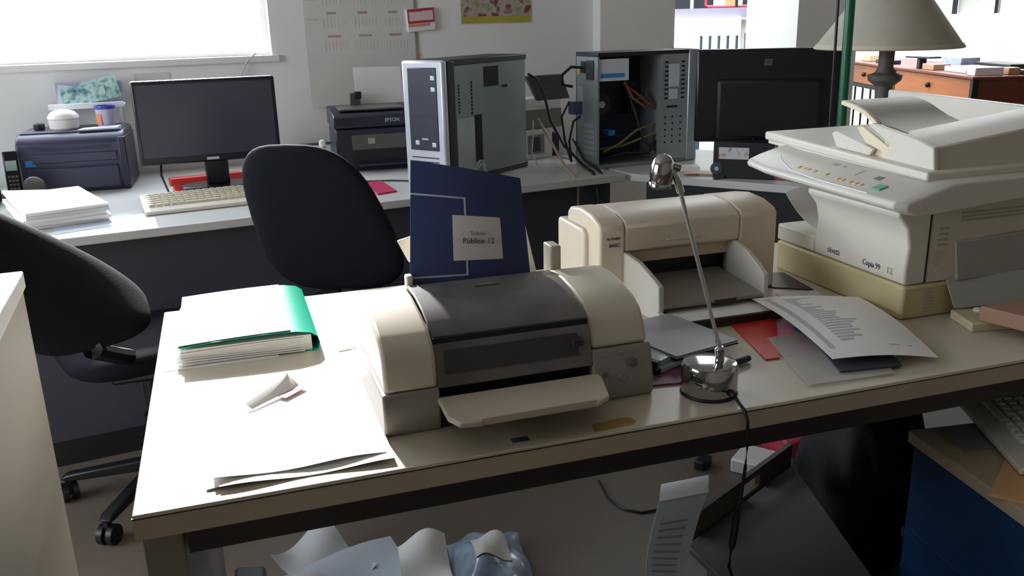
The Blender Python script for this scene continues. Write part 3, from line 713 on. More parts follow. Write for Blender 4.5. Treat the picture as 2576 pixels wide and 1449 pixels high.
tag(obj('adhesive_tape', prism(nb(), [(0, 0), (0.066, 0.004), (0.074, 0.012), (0.070, 0.026), (0.058, 0.030), (0.006, 0.024)], 'z', 0, 0.0006), 'tape_amber', loc=(0.474, 1.094, DZ)), 'amber strip of old tape at the desk front edge', 'tape')

# ---- grey notebook on disc cases, beside the lamp
tag(obj('purple_folder', hexa(nb(), [(0.62, 1.215, DZ), (0.745, 1.195, DZ), (0.86, 1.38, DZ), (0.70, 1.46, DZ), (0.62, 1.215, DZ+0.004), (0.745, 1.195, DZ+0.004), (0.86, 1.38, DZ+0.004), (0.70, 1.46, DZ+0.004)]), 'purple_card'), 'thin purple folder lying under the disc cases', 'folder')
for k in range(2):
    t = thing('disc_case', ('lower clear disc case under the grey notebook', 'upper clear disc case under the grey notebook')[k], 'disc case', (0.655+0.006*k, 1.245+0.012*k, DZ+0.005+0.009*k), 0.42+0.1*k, 'disc cases beside the lamp')
    cbox('case', 'cd_case', t, 0, 0.125, 0, 0.14, 0, 0.0085, 0.001)
    cbox('spine', 'near_black', t, -0.001, 0.010, 0.0, 0.14, 0.001, 0.0088)
t = thing('grey_notebook', 'thin grey covered notebook lying askew behind the lamp base', 'notebook', (0.700, 1.262, DZ+0.0245), 0.36)
obj('cover', hexa(nb(), [(0, 0, 0), (0.145, -0.02, 0), (0.165, 0.165, 0), (0.015, 0.185, 0), (0, 0, 0.002), (0.145, -0.02, 0.002), (0.165, 0.165, 0.002), (0.015, 0.185, 0.002)]), 'grey_cover', t)
obj('pages', hexa(nb(), [(0.002, 0.002, -0.004), (0.143, -0.018, -0.004), (0.163, 0.163, -0.004), (0.017, 0.183, -0.004), (0.002, 0.002, 0), (0.143, -0.018, 0), (0.163, 0.163, 0), (0.017, 0.183, 0)]), 'paper_grey', t)
obj('back_cover', hexa(nb(), [(0, 0, -0.006), (0.145, -0.02, -0.006), (0.165, 0.165, -0.006), (0.015, 0.185, -0.006), (0, 0, -0.004), (0.145, -0.02, -0.004), (0.165, 0.165, -0.004), (0.015, 0.185, -0.004)]), 'near_black', t)
tag(obj('marker_cap', tube(nb(), [(0.795, 1.235, DZ+0.008), (0.800, 1.237, DZ+0.008), (0.836, 1.25, DZ+0.008)], [0.005, 0.007, 0.006], 10), 'dark_metal'), 'short dark marker lying behind the lamp base', 'marker')

# ---- red folder, clear sleeve, clipboard and printed sheet
tag(obj('red_folder', hexa(nb(), [(0.868, 1.245, DZ), (0.895, 1.243, DZ), (1.045, 1.48, DZ), (0.925, 1.492, DZ), (0.868, 1.245, DZ+0.003), (0.895, 1.243, DZ+0.003), (1.045, 1.48, DZ+0.003), (0.925, 1.492, DZ+0.003)]), 'red_plastic'), 'bright red plastic folder under the curled printed sheet', 'folder')
tag(obj('pink_sheet', hexa(nb(), [(0.905, 1.25, DZ+0.0001), (1.02, 1.24, DZ+0.0001), (1.07, 1.40, DZ+0.0001), (0.985, 1.41, DZ+0.0001), (0.905, 1.25, DZ+0.001), (1.02, 1.24, DZ+0.001), (1.07, 1.40, DZ+0.001), (0.985, 1.41, DZ+0.001)]), 'pink_paper'), 'pink sheet showing through the clear sleeve', 'paper')
tag(obj('blue_leaflet', hexa(nb(), [(1.00, 1.30, DZ+0.0012), (1.09, 1.28, DZ+0.0012), (1.10, 1.36, DZ+0.0012), (1.01, 1.37, DZ+0.0012), (1.00, 1.30, DZ+0.002), (1.09, 1.28, DZ+0.002), (1.10, 1.36, DZ+0.002), (1.01, 1.37, DZ+0.002)]), 'psu_blue'), 'blue leaflet peeking from under the curled printed sheet', 'leaflet')
tag(obj('plastic_sleeve', hexa(nb(), [(0.865, 1.12, DZ+0.0032), (1.03, 1.11, DZ+0.0032), (1.12, 1.33, DZ+0.0032), (0.93, 1.335, DZ+0.0032), (0.865, 1.12, DZ+0.0042), (1.03, 1.11, DZ+0.0042), (1.12, 1.33, DZ+0.0042), (0.93, 1.335, DZ+0.0042)]), 'clear_sleeve'), 'clear plastic sleeve spread over the red folder', 'sleeve')
tag(obj('clipboard', hexa(nb(), [(0.945, 1.143, DZ+0.0045), (1.06, 1.128, DZ+0.0045), (1.15, 1.36, DZ+0.0045), (1.04, 1.40, DZ+0.0045), (0.945, 1.143, DZ+0.008), (1.06, 1.128, DZ+0.008), (1.15, 1.36, DZ+0.008), (1.04, 1.40, DZ+0.008)]), 'dark_panel'), 'dark board under the curled printed sheet', 'clipboard')
pcor = [(0.948, 1.168, 0), (1.136, 1.128, 0), (1.222, 1.44, 0), (1.002, 1.505, 0)]
def pz(u, v): return DZ + 0.012 + 0.030*math.sin(PI*(0.15+0.75*v)) * (0.55+0.45*math.sin(PI*u)) + 0.006*(1-u)*v - 0.010*u*(1-v)
def pf(u, v):
    p = bil(pcor, u, v); return (p.x, p.y, pz(u, v))
t = thing('printed_sheet', 'white printed sheet arching up in front of the copier', 'paper', (0, 0, 0))
obj('sheet', sheet(nb(), pf, 16, 20, 0.0008), 'paper_white', t)
def mark(u0, u1, v0, v1, m='print_grey'):
    return obj('print_block', sheet(nb(), lambda u, v: Vector(pf(u0+(u1-u0)*u, v0+(v1-v0)*v))+Vector((0, 0, 0.0008)), 4, 16, 0.0002), m, t)
mark(0.07, 0.12, 0.10, 0.93)
for k in range(22):
    v0 = 0.16+k*0.034
    mark(0.22, 0.34+0.16*random.random()+0.10*math.sin(k*0.3), v0, v0+0.022)
mark(0.62, 0.72, 0.10, 0.112); mark(0.80, 0.84, 0.10, 0.11)

# small things between deskjet and copier
tag(obj('dark_leaflet', hexa(nb(), [(1.10, 1.63, DZ), (1.20, 1.56, DZ), (1.22, 1.70, DZ), (1.14, 1.74, DZ), (1.10, 1.63, DZ+0.003), (1.20, 1.56, DZ+0.003), (1.22, 1.70, DZ+0.003), (1.14, 1.74, DZ+0.003)]), 'dark_metal'), 'dark leaflet between the deskjet and the copier', 'leaflet')
tag(obj('business_card', hexa(nb(), [(1.10, 1.52, DZ), (1.19, 1.50, DZ), (1.205, 1.56, DZ), (1.11, 1.575, DZ), (1.10, 1.52, DZ+0.0012), (1.19, 1.50, DZ+0.0012), (1.205, 1.56, DZ+0.0012), (1.11, 1.575, DZ+0.0012)]), 'paper_grey'), 'pale card lying between the printed sheet and copier', 'card')
tag(obj('blue_leaflet', hexa(nb(), [(0.725, 1.44, DZ), (0.78, 1.43, DZ), (0.79, 1.47, DZ), (0.735, 1.50, DZ), (0.725, 1.44, DZ+0.001), (0.78, 1.43, DZ+0.001), (0.79, 1.47, DZ+0.001), (0.735, 1.50, DZ+0.001)]), 'psu_blue'), 'blue leaflet beside the low tray of the deskjet', 'leaflet')

# beige tray and pinkish box at the right end of the desk
t = thing('plastic_tray', 'flat cream plastic tray in front of the copier side', 'tray', (1.306, 1.205, DZ), 0.05)
obj('tray_body', hexa(nb(), [(0, 0.02, 0), (0.085, 0.0, 0), (0.24, 0.095, 0), (0.03, 0.10, 0), (0, 0.02, 0.018), (0.085, 0.0, 0.018), (0.24, 0.095, 0.018), (0.03, 0.10, 0.018)]), 'book_cream', t, bevel=0.003)
obj('knob', ball(nb(), (0.07, 0.07, 0.02), 0.010, sc=(1, 1, 0.6)), 'copier_cream', t)
t = thing('wooden_box', 'pinkish flat box with a red mark at the right desk end', 'box', (1.315, 1.118, DZ), 0.0)
obj('box_body', hexa(nb(), [(0.012, 0.115, 0.019), (0.05, 0.0, 0.019), (0.42, 0.06, 0.019), (0.40, 0.125, 0.019), (0.012, 0.115, 0.048), (0.05, 0.0, 0.048), (0.42, 0.06, 0.048), (0.40, 0.125, 0.048)]), 'wood_box', t, bevel=0.002)
obj('box_sheet', hexa(nb(), [(0.14, 0.113, 0.0482), (0.16, 0.03, 0.0482), (0.40, 0.065, 0.0482), (0.385, 0.118, 0.0482), (0.14, 0.113, 0.0495), (0.16, 0.03, 0.0495), (0.40, 0.065, 0.0495), (0.385, 0.118, 0.0495)]), 'paper_grey', t)
obj('red_mark', hexa(nb(), [(0.20, 0.09, 0.0496), (0.21, 0.06, 0.0496), (0.27, 0.07, 0.0496), (0.26, 0.10, 0.0496), (0.20, 0.09, 0.0505), (0.21, 0.06, 0.0505), (0.27, 0.07, 0.0505), (0.26, 0.10, 0.0505)]), 'red_plastic', t)

# ================================================================== CABINET AT THE LEFT EDGE
t = thing('filing_cabinet', 'tall pale cabinet at the left edge of the picture', 'cabinet', (-0.30, 1.378, 0), 0.0)
t.rotation_euler = (0, 0, 0.06)
cbox('carcass', 'cabinet_white', t, -0.60, 0.0, -0.62, 0.0, 0.0, 0.975, 0.002)
cbox('cabinet_top', 'window_frame', t, -0.605, 0.004, -0.625, 0.004, 0.975, 1.0, 0.002)
for k in range(3): cbox('drawer_front', 'cabinet_white', t, -0.59, -0.01, -0.635, -0.622, 0.05+k*0.31, 0.35+k*0.31, 0.003)

# ================================================================== CHAIRS
def chair(label, back, seat_c, rz, base_rot):
    """back: four corners of the backrest (bottom-left, bottom-right, top-right, top-left)"""
    t = thing('office_chair', label, 'office chair', (seat_c[0], seat_c[1], 0), 0, 'swivel chairs between the desks')
    o = Vector((seat_c[0], seat_c[1], 0))
    bl = [Vector(p)-o for p in back]
    cbk = sum(bl, Vector())/4
    br = obj('backrest', slab(nb(), bl, 3.2, 0.055, 0.02), 'chair_fabric', t, smooth=1.2)
    nrm = (bl[1]-bl[0]).cross(bl[3]-bl[0]).normalized()
    if nrm.y > 0: nrm = -nrm
    c, s = math.cos(rz), math.sin(rz)
    q = [(-0.23, -0.22), (0.23, -0.22), (0.24, 0.22), (-0.22, 0.22)]
    obj('seat', slab(nb(), [(x*c-y*s, x*s+y*c, 0.475) for x, y in q], 3.2, 0.075, 0.008), 'chair_fabric', t, smooth=1.2)
    mid = (bl[0]+bl[1])/2
    obj('back_bracket', tube(nb(), [(0, 0, 0.43), mid*0.6+Vector((0, 0, 0.17)), mid+nrm*0.01, mid.lerp(cbk, 0.15)+nrm*0.01], [0.02, 0.022, 0.022, 0.018], 8), 'chair_plastic', t)
    cbox('mechanism', 'chair_plastic', t, -0.09, 0.09, -0.09, 0.09, 0.39, 0.44, 0.01)
    obj('gas_column', lathe(nb(), [(0.03, 0.10), (0.03, 0.26), (0.02, 0.262), (0.02, 0.40)], seg=20), 'chair_plastic', t)
    obj('hub', lathe(nb(), [(0.045, 0.075), (0.045, 0.125), (0.035, 0.135)], seg=20), 'chair_plastic', t)
    leg0 = cas0 = None
    for k in range(5):
        a = base_rot+2*PI*k/5
        if leg0 is None:
            bm = nb(); prism(bm, [(0.03, 0.085), (0.03, 0.122), (0.27, 0.088), (0.29, 0.075), (0.27, 0.066)], 'y', -0.018, 0.018)
            leg0 = obj('leg', bm, 'chair_plastic', t, rot=(0, 0, a), bevel=0.005)
            bm = nb(); tube(bm, [(-0.022, 0, 0.029), (-0.006, 0, 0.029)], 0.029, 18); tube(bm, [(0.006, 0, 0.029), (0.022, 0, 0.029)], 0.029, 18)
            box(bm, -0.006, 0.006, -0.01, 0.01, 0.02, 0.07)
            cas0 = obj('caster', bm, 'chair_plastic', t, loc=(0.275*math.cos(a), 0.275*math.sin(a), 0), rot=(0, 0, a+0.6))
        else:
            share(leg0, 'leg', t, (0, 0, 0), (0, 0, a))
            share(cas0, 'caster', t, (0.275*math.cos(a), 0.275*math.sin(a), 0), (0, 0, a+0.6+k))
    return t
chair('black swivel chair facing the monitor, its rounded back behind the green folder',
      [(0.089, 2.518, 0.60), (0.475, 2.265, 0.635), (0.328, 2.448, 1.012), (0.015, 2.66, 1.006)], (0.36, 2.62), -0.6, 0.3)
chair('black swivel chair beside the pale cabinet at the left',
      [(-0.477, 1.994, 0.64), (-0.205, 2.17, 0.62), (-0.245, 2.386, 0.705), (-0.667, 2.201, 1.05)], (-0.28, 2.56), 0.35, 2.95)

# ================================================================== BACK DESK
t = thing('office_desk', 'long grey-topped desk along the window wall with dark panel', 'desk', B(0, 0), AB)
cbox('desk_top', 'grey_laminate', t, -0.95, 1.90, 0.0, 1.17, 0.712, DZ, 0.003)
cbox('modesty_panel', 'dark_panel', t, -0.90, 1.86, 0.05, 0.075, 0.08, 0.712)
cbox('panel_foot', 'black_panel', t, -0.90, 1.86, 0.04, 0.085, 0.0, 0.08)
for u in (-0.93, 0.46, 1.83): cbox('leg', 'dark_panel', t, u, u+0.04, 0.09, 1.10, 0.0, 0.712)
# angled wing towards the right
w1, w2 = Vector((1.52, 3.10, 0)), Vector((2.75, 1.70, 0))
wd = Vector((0.637, -0.771, 0)); wn = Vector((0.771, 0.637, 0))
t = thing('desk_wing', 'angled desk wing behind the deskjet carrying the black monitor', 'desk', (1.50, 3.115, 0), math.atan2(wd.y, wd.x))
obj('desk_top', prism(nb(), [(0.0, 0.0), (1.15, 0.0), (1.15, 0.72), (-0.10, 0.72), (-0.50, 0.31)], 'z', 0.710, DZ-0.001), 'grey_laminate', t, bevel=0.003)
cbox('modesty_panel', 'black_panel', t, 0.05, 1.13, 0.04, 0.065, 0.0, 0.710)
cbox('leg', 'black_panel', t, 1.09, 1.13, 0.065, 0.68, 0.0, 0.710)
cbox('leg', 'black_panel', t, 0.32, 0.36, 0.10, 0.68, 0.0, 0.710)

# ---- laser printer
t = thing('laser_printer', 'dark blue laser printer on the window desk beside the monitor', 'printer', (-0.735, 3.665, DZ), -0.03)
obj('body', prism(nb(), [(0.012, 0.0), (0.0, 0.03), (0.0, 0.19), (0.02, 0.212), (0.06, 0.222), (0.28, 0.222), (0.28, 0.0)], 'x', 0.0, 0.375), 'laser_blue', t, bevel=0.008, seg=3)
cbox('top_panel', 'laser_top', t, 0.012, 0.363, 0.05, 0.27, 0.219, 0.226, 0.003)
obj('output_slot', prism(nb(), [(0.05, 0.175), (0.18, 0.168), (0.33, 0.175), (0.32, 0.163), (0.18, 0.157), (0.06, 0.163)], 'y', -0.002, 0.02), 'laser_dark', t)
cbox('front_door', 'laser_blue', t, 0.05, 0.345, -0.006, 0.01, 0.115, 0.150, 0.004)
cbox('paper_tray', 'laser_blue', t, 0.03, 0.345, -0.007, 0.02, 0.012, 0.098, 0.006)
cbox('tray_gap', 'laser_dark', t, 0.03, 0.345, -0.0015, 0.01, 0.098, 0.104)
cbox('side_panel', 'laser_dark', t, 0.352, 0.379, -0.003, 0.28, 0.01, 0.20, 0.004)
cbox('badge', 'psu_blue', t, 0.025, 0.060, -0.003, 0.005, 0.106, 0.130, 0.001)
cbox('badge_mark', 'silver_print', t, 0.068, 0.076, -0.003, 0.005, 0.122, 0.132)
LT = DZ+0.226
# things on top of it
t = thing('lidded_pot', 'domed cream pot with white lid on the laser printer', 'pot', (-0.575, 3.79, LT))
obj('pot', lathe(nb(), [(0.046, 0.0), (0.052, 0.006), (0.054, 0.038), (0.050, 0.042)], seg=32), 'ceramic', t)
obj('lid', lathe(nb(), [(0.056, 0.042), (0.054, 0.052), (0.042, 0.066), (0.02, 0.074), (0.002, 0.075)], seg=32), 'white_plastic', t)
t = thing('plastic_tub', 'small tub with blue rim and orange print on the laser printer', 'tub', (-0.425, 3.79, LT))
obj('tub', lathe(nb(), [(0.030, 0.0), (0.036, 0.07), (0.034, 0.072), (0.028, 0.06)], seg=28), 'lavender', t)
obj('rim', lathe(nb(), [(0.0375, 0.070), (0.0385, 0.076), (0.0375, 0.083), (0.034, 0.083), (0.034, 0.072)], seg=28), 'lid_blue', t)
obj('printed_label', prism(nb(), [(0.0365*math.cos(a)*(0.9 if False else 1), 0.0365*math.sin(a)) for a in [PI*1.12+k*0.09 for k in range(10)]] + [(0.0345*math.cos(a), 0.0345*math.sin(a)) for a in [PI*1.12+k*0.09 for k in range(9, -1, -1)]], 'z', 0.012, 0.052), 'card_orange', t)
tag(obj('black_puck', lathe(nb(), [(0.018, 0.0), (0.02, 0.004), (0.02, 0.022), (0.016, 0.026)], seg=20), 'near_black', loc=(-0.665, 3.80, LT)), 'small black round puck on the laser printer', 'puck')
tag(obj('envelope', hexa(nb(), [(-0.52, 3.70, LT), (-0.38, 3.70, LT), (-0.37, 3.745, LT), (-0.50, 3.745, LT), (-0.52, 3.70, LT+0.004), (-0.38, 3.70, LT+0.006), (-0.37, 3.745, LT+0.010), (-0.50, 3.745, LT+0.006)]), 'cool_paper'), 'pale blue envelope lying on the laser printer front', 'envelope')
t = thing('letter_tray', 'white letter tray of cards and photos behind the laser printer', 'letter tray', (-0.63, 3.85, LT), 0.04)
cbox('tray_floor', 'white_plastic', t, 0.0, 0.27, 0.0, 0.14, 0.07, 0.078)
cbox('front_lip', 'white_plastic', t, 0.0, 0.27, -0.006, 0.0, 0.068, 0.090, 0.002)
for x in (0.01, 0.25): 
    for y in (0.005, 0.125): cbox('leg', 'white_plastic', t, x, x+0.01, y, y+0.01, 0.0, 0.07)
cbox('back_panel', 'lavender', t, 0.02, 0.27, 0.13, 0.14, 0.078, 0.165)
for k, (x, y, a, w_, h_) in enumerate(((0.05, 0.03, -0.12, 0.16, 0.07), (0.02, 0.07, 0.15, 0.12, 0.085), (0.12, 0.10, -0.2, 0.14, 0.09))):
    tag(obj('photo_card', box(nb(), 0, w_, 0, 0.003, 0, h_), ('photo_card', 'cool_paper', 'photo_card')[k], loc=(-0.63+x, 3.85+y, LT+0.079), rot=(-0.35, a, 0.05)), ('front picture card leaning in the white letter tray', 'plain pale card in the white letter tray', 'rear picture card in the white letter tray')[k], 'card', 'cards in the letter tray')
# phone and cradle, black speaker at the frame edge
t = thing('cordless_phone', 'black cordless phone standing in its cradle beside the laser printer', 'phone', (-0.745, 3.60, DZ), 0.15)
obj('handset', hexa(nb(), [(-0.025, -0.012, 0.02), (0.025, -0.012, 0.02), (0.025, 0.014, 0.02), (-0.025, 0.014, 0.02), (-0.024, 0.03, 0.175), (0.024, 0.03, 0.175), (0.024, 0.052, 0.172), (-0.024, 0.052, 0.172)]), 'bezel', t, bevel=0.006, seg=3)
obj('display', hexa(nb(), [(-0.018, 0.0075, 0.105), (0.018, 0.0075, 0.105), (0.018, 0.012, 0.105), (-0.018, 0.012, 0.105), (-0.018, 0.0185, 0.14), (0.018, 0.0185, 0.14), (0.018, 0.023, 0.14), (-0.018, 0.023, 0.14)]), 'cd_case', t)
for r in range(4):
    for c in range(3):
        zz = 0.038+0.014*r
        cbox('key', 'lcd_dark', t, -0.016+0.012*c, -0.007+0.012*c, -0.012+0.0271*(zz-0.02)/0.1-0.003, 0.0+0.0271*(zz-0.02)/0.1, zz, zz+0.008)
obj('cradle', lathe(nb(), [(0.05, 0.0), (0.05, 0.02), (0.042, 0.032), (0.02, 0.036)], seg=28), 'bezel', t)
obj('cradle_disc', lathe(nb(), [(0.036, 0.0), (0.036, 0.006), (0.03, 0.010)], 0, 0, seg=28), 'inkjet_grey', t, loc=(0.065, -0.05, 0.05), rot=(1.0, 0, 0.2))
t = thing('desk_speaker', 'small black speaker at the left edge of the window desk', 'speaker', (-0.83, 3.49, DZ), 0.0)
cbox('cabinet', 'near_black', t, -0.05, 0.05, -0.05, 0.06, 0.0, 0.155, 0.012)
obj('cone', lathe(nb(), [(0.032, 0), (0.03, 0.003), (0.01, 0.001)], seg=24), 'dark_metal', t, loc=(0, -0.05, 0.06), rot=(PI/2, 0, 0))

# ---- monitor on the window desk
t = thing('monitor', 'wide flat monitor facing the room on the window desk', 'monitor', B(0.45, 0.60, DZ), AB-0.06)
MW, MH = 0.505, 0.303
def bev(name, m, x0, x1, y0, y1, z0, z1, par, b=0.004): return cbox(name, m, par, x0, x1, y0, y1, z0, z1, b)
mz = 0.105
hb = thing if False else None
bz = obj('housing', box(nb(), -MW/2, MW/2, 0, 0.045, mz, mz+MH), 'bezel', t, bevel=0.008, seg=3)
cbox('screen', 'screen', t, -MW/2+0.014, MW/2-0.014, -0.0015, 0.002, mz+0.028, mz+MH-0.014)
cbox('badge', 'silver_print', t, -0.022, 0.022, -0.0012, 0.001, mz+0.008, mz+0.018)
cbox('stand_neck', 'bezel', t, -0.03, 0.055, 0.03, 0.065, 0.012, mz+0.08, 0.006)
obj('stand_foot', prism(nb(), [(0.14*math.cos(a)+0.01, 0.05+0.09*math.sin(a)) for a in [k*2*PI/28 for k in range(28)]], 'z', 0.0, 0.014), 'bezel', t, bevel=0.004)
# clutter under it
tag(obj('red_case', box(nb(), 0, 0.28, 0, 0.05, 0, 0.028), 'red_plastic', loc=B(0.30, 0.765, DZ), rot=(0, 0, AB+0.03), bevel=0.006), 'long red case under the monitor', 'case')
tag(obj('red_stapler', hexa(nb(), [(0, 0, 0), (0.035, 0, 0), (0.035, 0.09, 0), (0, 0.09, 0), (0.004, 0.0, 0.028), (0.031, 0.0, 0.028), (0.031, 0.09, 0.045), (0.004, 0.09, 0.045)]), 'red_plastic', loc=B(0.285, 0.44, DZ), rot=(0, 0, AB), bevel=0.004), 'small red stapler under the left of the monitor', 'stapler')
tag(obj('note_sheet', sheet(nb(), lambda u, v: (0.14*u, 0.12*v, 0.004+0.012*v*(1-u)), 6, 6, 0.0008), 'cool_paper', loc=B(0.31, 0.40, DZ), rot=(0, 0, AB-0.2)), 'small bluish note in front of the monitor stand', 'paper')
tag(obj('note_sheet', sheet(nb(), lambda u, v: (0.12*u, 0.14*v, 0.002+0.006*v), 6, 6, 0.0008), 'cool_paper', loc=B(0.53, 0.42, DZ), rot=(0, 0, AB+0.1)), 'bluish note right of the monitor stand beside the chair', 'paper')
tag(obj('monitor_cable', tube(nb(), [B(0.27, 0.66, DZ+0.11), B(0.26, 0.60, DZ+0.07), B(0.27, 0.50, DZ+0.02), B(0.31, 0.40, DZ+0.008), B(0.35, 0.36, DZ+0.005)], 0.004, 8), 'cable_black'), 'black cable looping below the monitor', 'cable')

# ---- keyboards
def keyboard(label, loc, rz, kmat, bodym, tilt=0.10, w=0.45, d=0.165, rows=6, cols=18, rx=None):
    t = thing('keyboard', label, 'keyboard', loc, rz)
    t.rotation_euler = (tilt, 0, rz)
    obj('case', prism(nb(), [(0, 0), (0, 0.012), (0.03, 0.018), (d, 0.026), (d, 0)], 'x', 0, w), bodym, t, bevel=0.003)
    kw, kd = (w-0.03)/cols, (d-0.045)/rows
    k0 = None
    for r in range(rows):
        for c in range(cols):
            x = 0.015+kw*(c+0.5); y = 0.032+kd*(r+0.5); z = 0.0178+(y-0.03)*0.008/(d-0.03)
            if r == 0 and 5 <= c <= 9:
                if c == 5:
                    kk = obj('space_bar', hexa(nb(), [(-kw*0.45, -kd*0.42, 0), (kw*4.45, -kd*0.42, 0), (kw*4.45, kd*0.42, 0), (-kw*0.45, kd*0.42, 0), (-kw*0.36, -kd*0.32, 0.006), (kw*4.36, -kd*0.32, 0.006), (kw*4.36, kd*0.32, 0.006), (-kw*0.36, kd*0.32, 0.006)]), kmat, t, loc=(x, y, z))
                continue
            if c == 14: continue
            if k0 is None:
                k0 = obj('key', hexa(nb(), [(-kw*0.45, -kd*0.43, 0), (kw*0.45, -kd*0.43, 0), (kw*0.45, kd*0.43, 0), (-kw*0.45, kd*0.43, 0), (-kw*0.33, -kd*0.30, 0.007), (kw*0.33, -kd*0.30, 0.007), (kw*0.33, kd*0.34, 0.007), (-kw*0.33, kd*0.34, 0.007)]), kmat, t, loc=(x, y, z))
            else: share(k0, 'key', t, (x, y, z))
    return t
p = B(0.165, 0.205, DZ+0.001)
keyboard('beige keyboard in front of the monitor on the window desk', p, AB+0.01, 'key_beige', 'keyboard_beige', 0.11)

# ---- paper stack on the window desk
for k in range(5):
    dx, dy, a = random.uniform(-0.012, 0.012), random.uniform(-0.015, 0.015), random.uniform(-0.06, 0.06)
    bm = sheet(nb(), lambda u, v: (0.24*u, 0.42*v, 0.028*max(0, v-0.55)*max(0, 0.6-u)*2.0*(k+1)/5), 10, 10, 0.0105)
    tag(obj('paper_stack', bm, 'paper_white' if k != 3 else 'paper_grey', loc=(-0.60+dx, 2.98+dy, DZ+0.0015+0.0112*k), rot=(0, 0, 0.30+a)),
        ('lowest bundle of the white paper pile on the window desk', 'second bundle up in the white paper pile', 'middle bundle of the white paper pile', 'greyer bundle near the top of the white paper pile', 'topmost curled bundle of the white paper pile')[k], 'papers', 'paper pile by the phone')
tag(obj('blue_folder', hexa(nb(), [(-0.52, 2.90, DZ), (-0.28, 2.99, DZ), (-0.33, 3.16, DZ), (-0.56, 3.10, DZ), (-0.52, 2.90, DZ+0.001), (-0.28, 2.99, DZ+0.001), (-0.33, 3.16, DZ+0.001), (-0.56, 3.10, DZ+0.001)]), 'cool_paper'), 'pale blue folder edge under the white paper pile', 'folder')
tag(obj('magenta_pad', hexa(nb(), [(0.50, 3.10, DZ), (0.575, 3.13, DZ), (0.56, 3.36, DZ), (0.48, 3.36, DZ), (0.50, 3.10, DZ+0.006), (0.575, 3.13, DZ+0.006), (0.56, 3.36, DZ+0.006), (0.48, 3.36, DZ+0.006)]), 'magenta_pad', bevel=0.001), 'magenta note pad beside the swivel chair', 'note pad')
tag(obj('thin_cable', tube(nb(), [(0.30, 3.45, DZ+0.004), (0.45, 3.40, DZ+0.004), (0.60, 3.36, DZ+0.004), (0.72, 3.28, DZ+0.004)], 0.003, 6), 'cable_black'), 'thin dark cable crossing the window desk', 'cable')

# ---- framed picture, chrome pen holder
t = thing('small_picture', 'small dark framed picture lying against the wall right of the monitor', 'picture', B(0.86, 0.98, DZ), AB)
t.rotation_euler = (-0.75, 0, AB)
cbox('frame', 'dark_panel', t, 0.0, 0.20, 0.0, 0.012, 0.0, 0.115, 0.002)
cbox('picture', 'photo_card', t, 0.018, 0.182, -0.001, 0.002, 0.015, 0.10)
tag(obj('pale_book', box(nb(), 0, 0.19, 0, 0.10, 0, 0.022), 'book_cream', loc=B(0.88, 1.06, DZ+0.045), rot=(0, 0, AB), bevel=0.002), 'pale book edge behind the small dark picture', 'book')
tag(obj('book_box', box(nb(), 0, 0.18, 0, 0.10, 0, 0.044), 'wood_box', loc=B(0.885, 1.06, DZ), rot=(0, 0, AB), bevel=0.002), 'low tan box under the pale book', 'box')
t = thing('pump_bottle', 'small metal bottle with white cap left of the black inkjet', 'bottle', (0.375, 3.62, DZ))
obj('bottle', lathe(nb(), [(0.022, 0.0), (0.024, 0.01), (0.024, 0.09), (0.012, 0.11), (0.010, 0.12)], seg=24), 'satin_metal', t)
obj('cap', lathe(nb(), [(0.012, 0.118), (0.014, 0.13), (0.010, 0.142), (0.002, 0.145)], seg=20), 'white_plastic', t)

# ---- black inkjet
t = thing('black_inkjet', 'black inkjet printer with white paper upright against the wall', 'printer', (0.435, 3.66, DZ), -0.02)
cbox('body', 'inkjet_black', t, 0.0, 0.40, 0.0, 0.26, 0.012, 0.175, 0.008)
obj('scanner_lid', prism(nb(), [(0.0, 0.178), (-0.004, 0.185), (0.0, 0.222), (0.02, 0.234), (0.26, 0.252), (0.265, 0.24), (0.265, 0.178)], 'x', -0.004, 0.404), 'inkjet_black', t, bevel=0.005)
cbox('lid_top', 'inkjet_grey', t, 0.03, 0.30, 0.05, 0.24, 0.243, 0.2505, 0.002)
cbox('front_panel', 'inkjet_grey', t, 0.065, 0.36, -0.004, 0.02, 0.088, 0.150, 0.003)
cbox('display', 'ink_grey', t, 0.13, 0.158, -0.0055, 0.0, 0.112, 0.136)
cbox('output_bay', 'near_black', t, 0.06, 0.36, -0.002, 0.10, 0.020, 0.086)
cbox('output_tray', 'laser_dark', t, 0.085, 0.335, -0.05, 0.05, 0.026, 0.034, 0.002)
cbox('foot', 'near_black', t, 0.02, 0.38, 0.01, 0.25, 0.0, 0.012)
cbox('paper_support', 'inkjet_grey', t, 0.10, 0.145, 0.255, 0.27, 0.20, 0.30, 0.002)
cbox('support_clip', 'near_black', t, 0.118, 0.150, 0.250, 0.272, 0.275, 0.305, 0.004)
text('EPSON', 0.020, 'silver_print', t, (0.235, -0.0052, 0.205), (PI/2, 0, 0), ext=0.0008)
tag(obj('feeder_paper', hexa(nb(), [(0.575, 3.935, DZ+0.20), (0.785, 3.945, DZ+0.20), (0.785, 3.948, DZ+0.20), (0.575, 3.938, DZ+0.20), (0.572, 3.985, DZ+0.405), (0.782, 3.995, DZ+0.40), (0.782, 3.998, DZ+0.40), (0.572, 3.988, DZ+0.405)]), 'paper_white'), 'white paper standing in the feeder of the black inkjet', 'paper')

# ---- tower 1, front to the left
TA = math.atan2(0.34, 0.45)
t = thing('computer_tower', 'silver-fronted computer tower with grey steel side panel', 'computer', (0.775, 3.150, DZ), TA)
